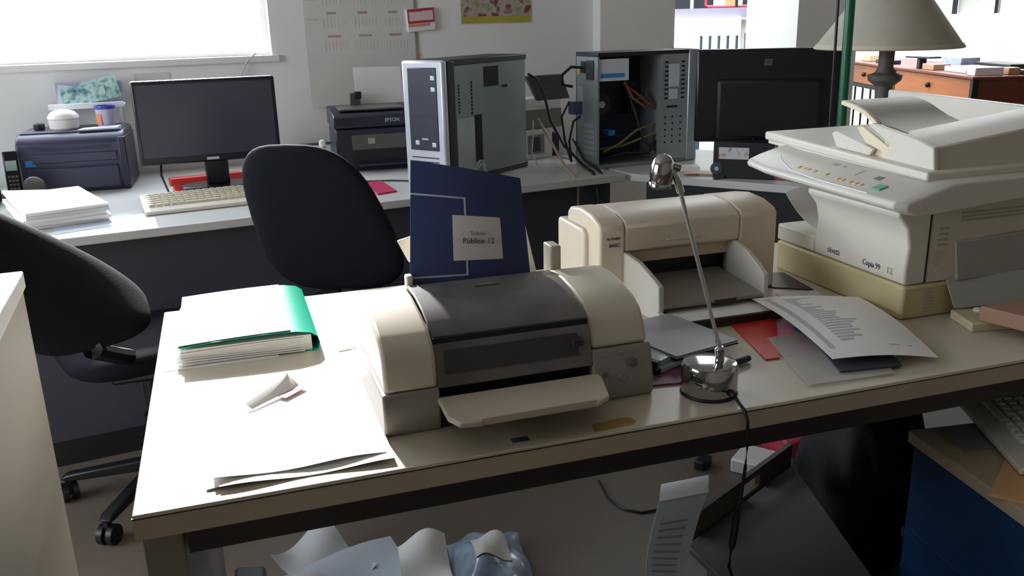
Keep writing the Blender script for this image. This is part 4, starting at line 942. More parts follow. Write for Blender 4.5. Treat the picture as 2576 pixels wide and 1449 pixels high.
# local x: along the side to the rear, y: across the width, z up
TD, TWD, TH = 0.525, 0.19, 0.455
cbox('chassis', 'tower_steel', t, 0.045, TD, 0.004, TWD-0.004, 0.02, TH-0.02)
cbox('top_cover', 'tower_black', t, 0.04, TD+0.004, -0.001, TWD+0.001, TH-0.022, TH, 0.003)
cbox('bottom_skirt', 'tower_black', t, 0.04, TD+0.004, -0.001, TWD+0.001, 0.0, 0.024, 0.003)
cbox('side_bezel', 'tower_black', t, 0.016, 0.060, -0.002, TWD+0.002, 0.0, TH-0.004, 0.004)
fr = obj('front_bezel', box(nb(), -0.012, 0.016, -0.003, TWD+0.003, 0.0, TH), 'tower_silver', t, bevel=0.010, seg=3)
cbox('drive_panel', 'tower_dark', fr, -0.0145, -0.008, 0.026, TWD-0.026, 0.13, TH-0.025, 0.006)
for z_ in (0.36, 0.325, 0.29, 0.255): cbox('bay_gap', 'tower_black', fr, -0.0152, -0.010, 0.030, TWD-0.030, z_, z_+0.002)
for (y_, z_) in ((0.045, 0.385), (0.045, 0.345), (0.050, 0.145), (0.130, 0.150)): cbox('button', 'tower_silver', fr, -0.0162, -0.010, y_-0.012, y_+0.008, z_, z_+0.016, 0.002)
cbox('badge', 'silver_print', fr, -0.0155, -0.010, 0.075, 0.105, 0.170, 0.176)
for k in range(3): cbox('grille_slot', 'tower_dark', fr, -0.0135, -0.008, 0.030, TWD-0.030, 0.070+0.016*k, 0.074+0.016*k)
# cut-outs on the near side (y = 0 face)
cbox('side_opening', 'tower_inside', t, 0.245, 0.335, 0.0015, 0.006, 0.345, 0.420)
cbox('side_opening', 'tower_inside', t, 0.175, 0.220, 0.0015, 0.006, 0.070, 0.245)
cbox('side_slot', 'tower_inside', t, 0.365, 0.395, 0.0015, 0.006, 0.335, 0.345)
for k in range(9):
    cbox('screw_hole', 'tower_inside', t, 0.083, 0.089, 0.0025, 0.006, 0.26+0.012*k, 0.268+0.012*k)
    cbox('screw_hole', 'tower_inside', t, 0.160, 0.167, 0.0025, 0.006, 0.25+0.014*k, 0.260+0.014*k)
for (x_, z_) in ((0.10, 0.21), (0.12, 0.19), (0.14, 0.205), (0.125, 0.165), (0.145, 0.15), (0.10, 0.14), (0.12, 0.12)):
    cbox('screw_hole', 'tower_inside', t, x_, x_+0.008, 0.0025, 0.006, z_, z_+0.010)
cbox('front_rail', 'tower_steel_light', t, 0.064, 0.172, 0.0005, 0.006, 0.03, 0.24)
obj('loose_wire', tube(nb(), [(0.16, 0.0, 0.03), (0.19, -0.012, 0.06), (0.215, -0.010, 0.05), (0.225, -0.008, 0.02)], 0.0025, 6), 'paper_grey', t)
obj('loose_wire', tube(nb(), [(0.15, 0.0, 0.03), (0.18, -0.012, 0.075), (0.205, -0.010, 0.07), (0.21, -0.008, 0.02)], 0.0025, 6), 'paper_grey', t)

# ---- tower 2, open side towards us
T2A = 0.095
t = thing('computer_tower', 'opened computer tower showing its wiring beside the black monitor', 'computer', (1.425, 3.270, DZ), T2A)
TD, TWD, TH = 0.475, 0.185, 0.455
cbox('top_cover', 'tower_black', t, 0, TD, 0, TWD, TH-0.016, TH, 0.002)
cbox('bottom_cover', 'tower_steel', t, 0, TD, 0, TWD, 0.0, 0.014, 0.002)
cbox('far_side', 'tower_inside', t, 0, TD, TWD-0.006, TWD, 0.014, TH-0.016)
rear = cbox('rear_panel', 'tower_steel', t, 0.0, 0.008, 0.0, TWD, 0.014, TH-0.016)
for k in range(6): cbox('slot_cover', 'tower_steel_light', rear, -0.003, 0.0, 0.02, 0.11, 0.05+0.022*k, 0.066+0.022*k)
cbox('port_plate', 'tower_steel_light', rear, -0.003, 0.0, 0.12, 0.165, 0.16, 0.32)
cbox('psu_socket', 'near_black', rear, -0.004, 0.0, 0.10, 0.135, 0.375, 0.42)
cbox('psu_switch', 'ink_olive', rear, -0.004, 0.0, 0.145, 0.17, 0.365, 0.395)
cbox('psu_fan_grille', 'dark_metal', rear, -0.004, 0.0, 0.03, 0.09, 0.35, 0.425)
cbox('psu', 'psu_label', t, 0.010, 0.145, 0.006, 0.15, 0.345, 0.430, 0.001)
cbox('psu_stripe', 'psu_blue', t, 0.016, 0.125, 0.0050, 0.0065, 0.358, 0.374)
cbox('motherboard', 'pcb_blue', t, 0.02, 0.30, TWD-0.018, TWD-0.012, 0.03, 0.33)
fan = obj('cpu_fan', lathe(nb(), [(0.045, 0), (0.045, 0.03), (0.035, 0.034), (0.016, 0.034), (0.016, 0.036), (0.002, 0.036)], seg=28), 'dark_metal', t, loc=(0.075, TWD-0.05, 0.245), rot=(PI/2, 0, 0))
obj('fan_sticker', lathe(nb(), [(0.014, 0.036), (0.014, 0.038), (0.002, 0.038)], seg=20), 'psu_label', fan)
cbox('graphics_card', 'pcb_blue', t, 0.02, 0.19, 0.06, TWD-0.02, 0.118, 0.124)
cbox('graphics_fan', 'psu_blue', t, 0.08, 0.11, 0.05, 0.10, 0.124, 0.145)
for k in range(3): cbox('memory_module', 'near_black', t, 0.20+0.014*k, 0.204+0.014*k, 0.10, TWD-0.02, 0.20, 0.31)
cage = cbox('drive_cage', 'tower_steel_light', t, 0.30, 0.425, 0.002, TWD-0.01, 0.014, TH-0.016)
for k in range(9):
    for x_ in (0.312, 0.392): cbox('cage_slot', 'tower_inside', cage, x_, x_+0.016, 0.0008, 0.003, 0.26+0.018*k, 0.267+0.018*k)
for k in range(5):
    for x_ in (0.315, 0.35, 0.39): cbox('cage_hole', 'tower_inside', cage, x_, x_+0.007, 0.0008, 0.003, 0.08+0.026*k, 0.087+0.026*k)
cbox('cage_label', 'psu_label', cage, 0.332, 0.382, 0.0006, 0.003, 0.31, 0.40)
cbox('cage_label', 'psu_label', cage, 0.335, 0.375, 0.0006, 0.003, 0.26, 0.30)
cbox('cage_cutout', 'tower_inside', cage, 0.325, 0.375, 0.0006, 0.003, 0.225, 0.233)
cbox('front_bezel', 'tower_steel_light', t, 0.425, TD, -0.004, TWD+0.004, 0.0, TH, 0.006)
for k, (m_, pts) in enumerate((('wire_orange', [(0.15, 0.05, 0.34), (0.18, 0.03, 0.27), (0.24, 0.03, 0.23), (0.27, 0.04, 0.25), (0.25, 0.05, 0.27), (0.20, 0.05, 0.26)]),
                               ('wire_orange', [(0.15, 0.06, 0.33), (0.20, 0.04, 0.29), (0.26, 0.03, 0.24), (0.30, 0.05, 0.22)]),
                               ('wire_yellow', [(0.05, 0.04, 0.06), (0.12, 0.03, 0.09), (0.20, 0.03, 0.14), (0.28, 0.04, 0.16)]),
                               ('wire_yellow', [(0.04, 0.05, 0.07), (0.14, 0.04, 0.08), (0.24, 0.03, 0.11), (0.30, 0.04, 0.12)]),
                               ('cable_black', [(0.15, 0.05, 0.35), (0.20, 0.04, 0.20), (0.23, 0.03, 0.10), (0.30, 0.04, 0.05)]),
                               ('cable_black', [(0.03, 0.04, 0.03), (0.15, 0.03, 0.05), (0.26, 0.03, 0.04), (0.30, 0.04, 0.09)]))):
    obj('wire', tube(nb(), pts, 0.005 if m_ != 'cable_black' else 0.006, 6), m_, t)
obj('rear_cable', tube(nb(), [(-0.002, 0.12, 0.395), (-0.05, 0.13, 0.40), (-0.085, 0.14, 0.37), (-0.08, 0.15, 0.33), (-0.03, 0.16, 0.32)], 0.006, 8), 'cable_black', t)
obj('rear_cable', tube(nb(), [(-0.002, 0.14, 0.24), (-0.05, 0.15, 0.26), (-0.08, 0.16, 0.20), (-0.06, 0.17, 0.10), (-0.03, 0.17, 0.01)], 0.005, 8), 'cable_black', t)
obj('rear_cable', tube(nb(), [(-0.002, 0.14, 0.20), (-0.03, 0.15, 0.18), (-0.045, 0.16, 0.10), (-0.03, 0.17, 0.01)], 0.005, 8), 'cable_black', t)
cbox('rear_plug', 'ink_blue', t, -0.05, 0.0, 0.12, 0.16, 0.21, 0.26, 0.004)

# ---- between the towers
t = thing('white_speaker_box', 'pale box with a grey front between the two towers', 'box', (1.22, 3.62, DZ), 0.30)
cbox('body', 'wall_paint', t, 0, 0.17, 0, 0.14, 0, 0.125, 0.004)
cbox('grey_front', 'leg_grey', t, 0.035, 0.125, -0.002, 0.004, 0.022, 0.105, 0.002)
cbox('grille', 'dark_panel', t, 0.055, 0.10, -0.003, 0.004, 0.032, 0.095)
tag(obj('blue_box', box(nb(), 0, 0.055, 0, 0.10, 0, 0.10), 'laser_dark', loc=(1.375, 3.685, DZ), rot=(0, 0, 0.3), bevel=0.003), 'dark blue box beside the pale box between the towers', 'box')
tag(obj('tan_box', box(nb(), 0, 0.24, 0, 0.14, 0, 0.085), 'leg_grey', loc=(1.215, 3.64, DZ+0.126), rot=(0, 0, 0.30), bevel=0.004), 'greyish box stacked on the pale box between the towers', 'box')
tag(obj('slanted_board', hexa(nb(), [(1.34, 3.74, DZ+0.24), (1.52, 3.80, DZ+0.24), (1.52, 3.83, DZ+0.24), (1.34, 3.77, DZ+0.24), (1.30, 3.78, DZ+0.345), (1.50, 3.85, DZ+0.345), (1.50, 3.88, DZ+0.345), (1.30, 3.81, DZ+0.345)]), 'dark_metal', bevel=0.004), 'dark slanted board behind the opened tower', 'board')
tag(obj('pale_block', box(nb(), 0, 0.22, 0, 0.10, 0, 0.24), 'wall_paint', loc=(1.32, 3.86, DZ), rot=(0, 0, 0.33), bevel=0.004), 'pale block under the dark slanted board', 'block')
tag(obj('power_cable', tube(nb(), [(1.235, 3.56, DZ+0.37), (1.27, 3.56, DZ+0.35), (1.30, 3.54, DZ+0.28), (1.31, 3.50, DZ+0.18), (1.35, 3.45, DZ+0.08), (1.385, 3.32, DZ+0.01), (1.36, 3.16, DZ+0.008), (1.355, 3.115, DZ-0.02), (1.36, 3.105, DZ-0.12), (1.37, 3.10, DZ-0.4)], 0.006, 8), 'cable_black'), 'thick black cable running from the silver tower over the desk edge', 'cable')
tag(obj('power_cable', tube(nb(), [(1.40, 3.47, DZ+0.10), (1.40, 3.35, DZ+0.03), (1.40, 3.20, DZ+0.008), (1.395, 3.13, DZ-0.01), (1.40, 3.115, DZ-0.12), (1.42, 3.11, DZ-0.4)], 0.005, 8), 'cable_black'), 'black cable beside the opened tower falling over the desk edge', 'cable')
tag(obj('beige_cable', tube(nb(), [(1.255, 3.50, DZ+0.19), (1.265, 3.36, DZ+0.10), (1.27, 3.22, DZ+0.02), (1.272, 3.12, DZ-0.005), (1.275, 3.105, DZ-0.04), (1.27, 3.10, DZ-0.20), (1.26, 3.10, DZ-0.45)], 0.0055, 8), 'cable_beige'), 'beige cable hanging over the window desk edge', 'cable')
tag(obj('white_lead', tube(nb(), [(1.245, 3.53, DZ+0.18), (1.24, 3.52, DZ+0.12), (1.225, 3.50, DZ+0.05), (1.235, 3.46, DZ+0.004)], 0.003, 6), 'paper_grey'), 'thin pale lead at the back of the silver tower', 'cable')

# ---- black monitor on the wing, back to us
t = thing('monitor', 'black monitor seen from behind on the desk wing', 'monitor', (1.98, 2.935, DZ), math.atan2(-0.20, 0.42))
cbox('back_shell', 'bezel', t, -0.268, 0.262, 0.0, 0.05, 0.115, 0.462, 0.008)
cbox('back_bulge', 'black_panel', t, -0.19, 0.19, -0.03, 0.0, 0.13, 0.35, 0.012)
cbox('badge', 'lcd_dark', t, -0.02, 0.01, -0.002, 0.0, 0.40, 0.425)
cbox('stand_neck', 'bezel', t, -0.05, 0.05, -0.01, 0.03, 0.012, 0.20, 0.006)
obj('stand_foot', prism(nb(), [(0.15*math.cos(a), 0.02+0.10*math.sin(a)) for a in [k*2*PI/28 for k in range(28)]], 'z', 0.0, 0.014), 'bezel', t, bevel=0.004)
t = thing('printed_box', 'black box with a red and white picture under the black monitor', 'box', (1.735, 2.90, DZ), -0.70)
cbox('box_body', 'near_black', t, 0.0, 0.22, 0.0, 0.07, 0.0, 0.135, 0.003)
cbox('picture', 'box_print', t, 0.02, 0.13, -0.0015, 0.002, 0.072, 0.115)
obj('white_triangle', prism(nb(), [(0.055, 0.072), (0.105, 0.072), (0.082, 0.113)], 'y', -0.0025, 0.0), 'psu_label', t)
obj('round_badge', lathe(nb(), [(0.024, 0), (0.024, 0.003), (0.018, 0.004)], seg=24), 'dark_panel', t, loc=(0.015, 0.0, 0.035), rot=(PI/2, 0, 0))
obj('badge_centre', lathe(nb(), [(0.008, 0.003), (0.008, 0.006)], seg=16), 'silver_print', t, loc=(0.015, 0.0, 0.035), rot=(PI/2, 0, 0))
tag(obj('orange_envelope', sheet(nb(), lambda u, v: (0.13*u, 0.07*v, 0.004+0.004*math.sin(PI*u)), 8, 4, 0.001), 'orange_paper', loc=(1.66, 2.985, DZ), rot=(0, 0, -0.55)), 'orange envelope on the desk wing below the opened tower', 'envelope')
tag(obj('white_pad', box(nb(), 0, 0.10, 0, 0.06, 0, 0.018), 'paper_white', loc=(1.67, 3.08, DZ), rot=(0, 0, -0.4), bevel=0.001), 'thick white pad beside the opened tower', 'note pad')
t = thing('flyer', 'white flyer with a black mark on the desk wing', 'flyer', (1.755, 2.925, DZ+0.001), -0.62)
cbox('sheet', 'paper_white', t, 0, 0.16, 0, 0.075, 0, 0.001)
obj('black_mark', prism(nb(), [(0.045, 0.035), (0.09, 0.028), (0.095, 0.045), (0.06, 0.05)], 'z', 0.001, 0.0016), 'dark_panel', t)
tag(obj('grey_cable', tube(nb(), [(1.85, 2.98, DZ+0.006), (1.80, 2.90, DZ+0.006), (1.755, 2.86, DZ+0.006), (1.72, 2.862, DZ+0.002)], 0.005, 6), 'dark_panel'), 'grey cable lying across the desk wing edge', 'cable')
tag(obj('maroon_strip', box(nb(), 0, 0.22, 0, 0.025, 0, 0.006), 'card_red', loc=(1.83, 2.865, DZ), rot=(0, 0, -0.86), bevel=0.001), 'thin dark red strip on the desk wing near the copier', 'ruler')

# ================================================================== WALL HANGINGS (window wall)
def on_wall(u, z, out=0.0): return B(u, WALL_V-out, z)
cal = thing('wall_calendar', 'large paper wall calendar beside the window, lower edge curling', 'calendar', on_wall(0.985, 0.965, 0.004), AB)
def calf(u, v):
    return (0.515*u+0.010*v*0, -0.002-0.05*max(0, 0.10-v)*6*(1-u)*0.6, 0.96*v+0.03*(u)*max(0, 0.12-v))
obj('calendar_sheet', vsheet(nb(), calf, 6, 20, 0.001), 'calendar_paper', cal)
lens = [(0.06, 0.06, 0.06), (0.045, 0.045, 0.045), (0.05, 0.07, 0.08), (0.07, 0.09, 0.08), (0.05, 0.05, 0.05), (0.06, 0.05, 0.07)]
for r in range(6):
    z0 = 0.305+0.100*r
    for c in range(3):
        x0 = 0.10+0.145*c
        L_ = lens[r % 6][c]
        cbox('month_heading', ('cal_red', 'cal_grey', 'cal_grey', 'cal_red')[(r+c*2) % 4], cal, x0, x0+L_, -0.0030, -0.0018, z0, z0+0.010)
        for k in range(7):
            cbox('date_column', 'cal_pale', cal, x0-0.015+0.0165*k, x0-0.0125+0.0165*k, -0.0028, -0.0018, z0-0.058, z0-0.018)
for r in range(4):
    cbox('side_note', 'cal_pale', cal, 0.012, 0.06, -0.0028, -0.0018, 0.38+0.085*r, 0.388+0.085*r)
tag(cbox('wall_cable', 'leg_grey', None, 1.508, 1.514, -0.006, 0, 0, 1.0), 'thin grey cable running down the wall beside the calendar', 'cable')
o_ = bpy.data.objects['wall_cable']; o_.location = on_wall(0, 0.95, 0.0); o_.rotation_euler = (0, 0, AB)
t = thing('wall_card', 'red and white printed box hanging on the wall right of the calendar', 'wall box', on_wall(1.462, 1.300, 0.001), AB)
t.rotation_euler = (0, -0.06, AB)
cbox('card_body', 'white_plastic', t, 0.0, 0.140, -0.022, 0.0, -0.018, 0.085, 0.004)
cbox('red_border', 'card_red', t, 0.004, 0.138, -0.0235, -0.020, 0.018, 0.084, 0.002)
cbox('pale_panel', 'card_pale', t, 0.012, 0.130, -0.0245, -0.020, 0.030, 0.072)
cbox('print_line', 'card_red', t, 0.016, 0.078, -0.0255, -0.022, 0.070, 0.078)
cbox('orange_band', 'card_orange', t, 0.004, 0.110, -0.0236, -0.020, 0.004, 0.016)
t = thing('poster', 'wall poster with olive foreground above the silver tower', 'poster', on_wall(1.742, 1.314, 0.003), AB)
cbox('poster_sheet', 'poster_print', t, 0, 0.377, -0.0015, 0, 0.03, 0.50)
cbox('poster_foot', 'ink_olive', t, 0.0, 0.377, -0.0017, 0, 0.0, 0.032)
t = thing('wall_tag', 'small orange red tag on the wall behind the silver tower', 'tag', on_wall(1.463, 1.10, 0.002), AB)
obj('tag_body', prism(nb(), [(0, 0.02), (0.03, 0.03), (0.05, 0.085), (0.06, 0.08), (0.05, 0.03), (0.055, -0.02), (0.03, -0.03)], 'y', -0.004, 0), 'card_orange', t)
tag(obj('wall_lead', tube(nb(), [B(0.755, 1.185, 1.215), B(0.715, 1.18, 1.18), B(0.685, 1.18, 1.13), B(0.67, 1.18, 1.06), B(0.67, 1.18, 0.95)], 0.004, 6), 'paper_grey'), 'pale lead curving down the wall from the window corner', 'cable')
tag(cbox('wall_note', 'calendar_paper', None, 0, 0.14, -0.0015, 0, 0, 0.12), 'tan paper note taped under the window', 'note')
o_ = bpy.data.objects['wall_note']; o_.location = on_wall(0.255, 1.03, 0.001); o_.rotation_euler = (0, 0, AB)

# ================================================================== HALL
# lamp with the wide shade on the wing
t = thing('table_lamp', 'table lamp with wide cream shade on a grey stone stem', 'lamp', (2.212, 2.585, DZ))
obj('lamp_shade', lathe(nb(), [(0.238, 0.462), (0.242, 0.466), (0.070, 0.700), (0.066, 0.700), (0.234, 0.470)], seg=64, closed=False), 'shade_fabric', t, smooth=1.0)
obj('shade_trim', lathe(nb(), [(0.240, 0.4625), (0.2440, 0.465), (0.2360, 0.478), (0.232, 0.478)], seg=64, closed=False), 'shade_trim', t)
obj('stem', lathe(nb(), [(0.085, 0.0), (0.085, 0.02), (0.05, 0.03), (0.028, 0.06), (0.024, 0.26), (0.030, 0.335), (0.055, 0.355), (0.058, 0.372), (0.034, 0.382), (0.025, 0.40), (0.026, 0.452), (0.032, 0.456), (0.032, 0.465), (0.012, 0.47), (0.012, 0.60)], seg=24), 'lamp_stone', t)
tag(obj('green_pole', tube(nb(), [(1.799, 2.272, 0.0), (1.800, 2.272, 0.99), (1.794, 2.278, 1.90)], 0.0145, 14), 'pole_green'), 'tall thin green pole standing in front of the lamp shade', 'pole')
tag(obj('hanging_cable', tube(nb(), [(1.766, 2.302, 3.0), (1.767, 2.30, 1.8), (1.773, 2.295, 1.207), (1.778, 2.297, 0.9)], 0.0042, 8), 'cable_black'), 'black cable hanging straight down beside the lamp shade', 'cable')

# console table
K = Vector((4.40, 4.36, 0)); kd = (Vector((5.15, 6.58, 0))-K).normalized(); ka = math.atan2(kd.y, kd.x)
t = thing('console_table', 'orange wood console table with drawers on iron legs', 'table', K, ka)
# local x: along the long side away from us, local y: to the left of that; the short end runs towards -y
tl, ts = 2.35, 0.55
TZ = 0.925
cbox('table_top', 'wood_dark', t, -0.02, tl, -ts, 0.02, TZ-0.018, TZ, 0.003)
cbox('end_panel', 'wood_dark', t, 0.0, 0.02, -ts+0.03, -0.03, TZ-0.165, TZ-0.018)
for k in range(2):
    d = cbox('drawer', 'wood_orange', t, 0.03+k*1.16, 1.16+k*1.16, -0.02, 0.0, TZ-0.165, TZ-0.022, 0.003)
    obj('knob', ball(nb(), (0.6+k*1.16, 0.012, TZ-0.09), 0.018), 'iron', d)
for (x_, y_) in ((-0.012, -0.022), (-0.012, -ts), (tl-0.03, -0.022), (tl-0.03, -ts)): cbox('leg', 'iron', t, x_, x_+0.034, y_, y_+0.034, 0.0, TZ-0.018)
cbox('iron_rail', 'iron', t, 0.0, tl, -0.020, 0.008, TZ-0.195, TZ-0.167)
cbox('iron_rail', 'iron', t, 0.0, 0.025, -ts, 0.0, TZ-0.195, TZ-0.167)
b0 = cbox('baluster', 'iron', t, 0.14, 0.152, -0.012, 0.0, 0.10, TZ-0.19)
for k in range(1, 14): share(b0, 'baluster', t, (0.165*k, 0, 0))
b1 = cbox('baluster', 'iron', t, 0.004, 0.016, -0.16, -0.148, 0.10, TZ-0.19)
for k in range(1, 3): share(b1, 'baluster', t, (0, -0.15*k, 0))
cbox('lower_rail', 'iron', t, 0.0, tl, -0.018, 0.006, 0.08, 0.10)
def on_table(x, y): p = K+Vector((math.cos(ka)*x-math.sin(ka)*y, math.sin(ka)*x+math.cos(ka)*y, 0)); return Vector((p.x, p.y, TZ))
for k, (nm, x, y, sx, sy, sz, m_, lab, cat) in enumerate((
    ('white_box', 0.05, -0.20, 0.10, 0.18, 0.050, 'white_plastic', 'white flat box at the near corner of the console table', 'box'),
    ('cork_block', 0.05, -0.30, 0.09, 0.07, 0.045, 'wood_box', 'tan block beside the white box on the console table', 'block'),
    ('dark_tray', 0.02, -0.52, 0.14, 0.20, 0.030, 'dark_metal', 'dark tray at the right end of the console table', 'tray'),
    ('pale_case', 0.28, -0.30, 0.30, 0.22, 0.035, 'paper_grey', 'pale flat case in the middle of the console table', 'case'),
    ('black_case', 0.30, -0.52, 0.40, 0.16, 0.050, 'dark_metal', 'black flat case at the back of the console table', 'case'),
    ('tan_box', 0.66, -0.16, 0.16, 0.12, 0.040, 'wood_box', 'tan box on the console table near the lamp stem', 'box'),
    ('black_stand', 0.90, -0.10, 0.05, 0.05, 0.070, 'near_black', 'short black block on the console table', 'block'),
    ('silver_packet', 0.75, -0.40, 0.22, 0.14, 0.075, 'bag_film', 'silvery packet on the console table', 'packet'),
    ('navy_case', 1.45, -0.15, 0.30, 0.10, 0.030, 'laser_dark', 'dark blue case on the console table beside the lamp stem', 'case'),
    ('cream_box', 1.95, -0.25, 0.18, 0.15, 0.050, 'book_cream', 'cream box at the far end of the console table', 'box'))):
    tag(obj(nm, box(nb(), 0, sx, 0, sy, 0, sz), m_, loc=on_table(x, y), rot=(0, 0, ka+random.uniform(-0.1, 0.1)), bevel=0.004), lab, cat)
tag(obj('flat_case', box(nb(), -0.12, 0.12, -0.05, 0.05, 0, 0.012), 'laser_dark', loc=on_table(0.92, -0.08)+Vector((0, 0, 0.0705)), rot=(0, 0, ka+0.3), bevel=0.002), 'dark flat case balanced on the short black block', 'case')

# chairs with iron backs in front of the low wall
def iron_chair(label, loc, rz, n=5, h=1.19, m_='iron_blue'):
    t = thing('iron_chair', label, 'chair', loc, rz, 'iron chairs in the hall')
    for (x, y) in ((-0.12, -0.12), (0.12, -0.12), (-0.12, 0.12), (0.12, 0.12)): cbox('leg', m_, t, x-0.012, x+0.012, y-0.012, y+0.012, 0, 0.78)
    cbox('seat', m_, t, -0.14, 0.14, -0.14, 0.14, 0.78, 0.81, 0.004)
    s0 = None
    for k in range(n):
        x = -0.12+0.24*k/(n-1)
        if s0 is None: s0 = obj('spindle', tube(nb(), [(0, 0, 0), (0, 0, h-0.82), (0, 0, h-0.81)], [0.009, 0.009, 0.012], 8), m_, t, loc=(x, -0.12, 0.81))
        else: share(s0, 'spindle', t, (x, -0.12, 0.81))
    return t
ic = iron_chair('iron chair with five bare spindles before the bright low wall', (3.39, 5.66, 0), math.atan2(-0.25, 0.429), 5, 1.185)
t = iron_chair('bluish iron chair with a square back beside the white column', (3.74, 5.66, 0), -0.5, 3, 1.16)
cbox('back_rail', 'iron_blue', t, -0.13, 0.13, -0.132, -0.108, 1.16, 1.20, 0.003)
cbox('back_rail', 'iron_blue', t, -0.13, 0.13, -0.132, -0.108, 1.06, 1.085, 0.003)
# display on the ledge: dark boxes and red tubes
bx0 = [(-0.02, 0.12, 0.09, 'near_black'), (0.13, 0.10, 0.07, 'dark_panel'), (0.26, 0.14, 0.10, 'near_black'), (0.44, 0.13, 0.085, 'black_panel'), (0.60, 0.16, 0.12, 'near_black'), (0.86, 0.10, 0.10, 'card_orange'), (1.0, 0.2, 0.13, 'near_black')]
labs = ('black box at the far left of the mauve ledge', 'dark grey box second from the left on the mauve ledge', 'black box third from the left on the mauve ledge', 'near black box in the middle of the mauve ledge', 'tall black box left of the red tube frame', 'orange box inside the red tube frame', 'tall black box at the right end of the mauve ledge')
for k, (x, sx, sz, m_) in enumerate(bx0):
    p = LW + Vector((math.cos(LA)*x-math.sin(LA)*0.38, math.sin(LA)*x+math.cos(LA)*0.38, 1.375))
    tag(obj('display_box', box(nb(), 0, sx, 0, 0.10, 0, sz+0.2), m_, loc=p, rot=(0, 0, LA), bevel=0.003), labs[k], 'box', 'boxes on the mauve ledge')
def ledge(x, y, z): return LW + Vector((math.cos(LA)*x-math.sin(LA)*y, math.sin(LA)*x+math.cos(LA)*y, z))
tag(obj('tube_rack', tube(nb(), [ledge(0.70, 0.12, 1.60), ledge(0.70, 0.12, 1.40), ledge(0.72, 0.12, 1.388), ledge(0.80, 0.12, 1.385), ledge(1.10, 0.12, 1.385), ledge(1.12, 0.12, 1.40), ledge(1.12, 0.12, 1.60)], 0.010, 10), 'red_tube'), 'red bent tube frame standing on the mauve ledge', 'rack')
tag(obj('dark_post', tube(nb(), [ledge(0.94, 0.08, 1.375), ledge(0.94, 0.08, 1.85)], 0.012, 8), 'iron'), 'dark upright post before the red tube frame', 'post')
tag(obj('dark_post', tube(nb(), [ledge(0.28, 0.20, 1.375), ledge(0.28, 0.20, 1.85)], 0.009, 8), 'wood_dark'), 'thin brown post on the left of the mauve ledge', 'post')
# niche content
def niche(x, y, z): return NW + Vector((math.cos(NA)*x*NS-math.sin(NA)*y, math.sin(NA)*x*NS+math.cos(NA)*y, 1.274))
tag(obj('grey_board', box(nb(), 0, 0.30, 0, 0.02, 0, 0.45), 'copier_grey', loc=niche(1.215, 0.08, 1.286), rot=(0, 0, NA)), 'grey board leaning in the wall niche', 'board')
tag(obj('iron_post', box(nb(), 0, 0.045, 0, 0.03, 0, 0.5), 'iron', loc=niche(1.175, 0.03, 1.286), rot=(0, 0, NA)), 'dark upright bar left of the grey board in the niche', 'post')
tag(obj('white_card', box(nb(), 0, 0.13, 0, 0.01, 0, 0.05), 'paper_white', loc=niche(1.03, 0.06, 1.286), rot=(0, 0, NA)), 'white card at the bottom left of the wall niche', 'card')
tag(obj('black_box', box(nb(), 0, 0.05, 0, 0.06, 0, 0.4), 'near_black', loc=niche(1.435, 0.12, 1.286), rot=(0, 0, NA)), 'black box at the right of the wall niche', 'box')
tag(obj('red_box', box(nb(), 0, 0.025, 0, 0.06, 0, 0.3), 'card_red', loc=niche(1.003, 0.08, 1.286), rot=(0, 0, NA)), 'red box at the left end of the wall niche', 'box')

# ================================================================== UNDER THE DESK
t = thing('drawer_pedestal', 'low blue cabinet with cream top under the right of the desk', 'cabinet', (1.196, 1.233, 0), 0.0)
t.rotation_euler = (0, 0, -0.13)
cbox('carcass', 'blue_cabinet', t, 0.012, 0.62, -0.50, 0.0, 0.03, 0.525, 0.003)
cbox('cabinet_top', 'cabinet_top', t, 0.0, 0.64, -0.52, 0.005, 0.525, 0.55, 0.002)
cbox('side_rail', 'blue_cabinet', t, 0.006, 0.012, -0.50, 0.0, 0.32, 0.34)
cbox('plinth', 'near_black', t, 0.03, 0.60, -0.48, -0.02, 0.0, 0.03)
keyboard('yellowed keyboard leaning on the low blue cabinet', (1.405, 1.385, 0.556), -2.0, 'key_white', 'keyboard_beige', 0.05, 0.40, 0.165, 6, 17)
tag(obj('mouse_pad', hexa(nb(), [(1.225, 1.125, 0.5505), (1.24, 1.225, 0.5505), (1.34, 1.21, 0.5505), (1.33, 1.12, 0.5505), (1.225, 1.125, 0.553), (1.24, 1.225, 0.553), (1.34, 1.21, 0.553), (1.33, 1.12, 0.553)]), 'grey_cover'), 'grey mouse pad on the cream top of the blue cabinet', 'mouse pad')
tag(obj('orange_sheet', hexa(nb(), [(1.145, 0.995, 0.5505), (1.3, 1.1, 0.5505), (1.4, 0.99, 0.5505), (1.22, 0.89, 0.5505), (1.145, 0.995, 0.5545), (1.3, 1.1, 0.5545), (1.4, 0.99, 0.5545), (1.22, 0.89, 0.5545)]), 'orange_paper'), 'pad of orange paper in front of the yellowed keyboard', 'note pad')
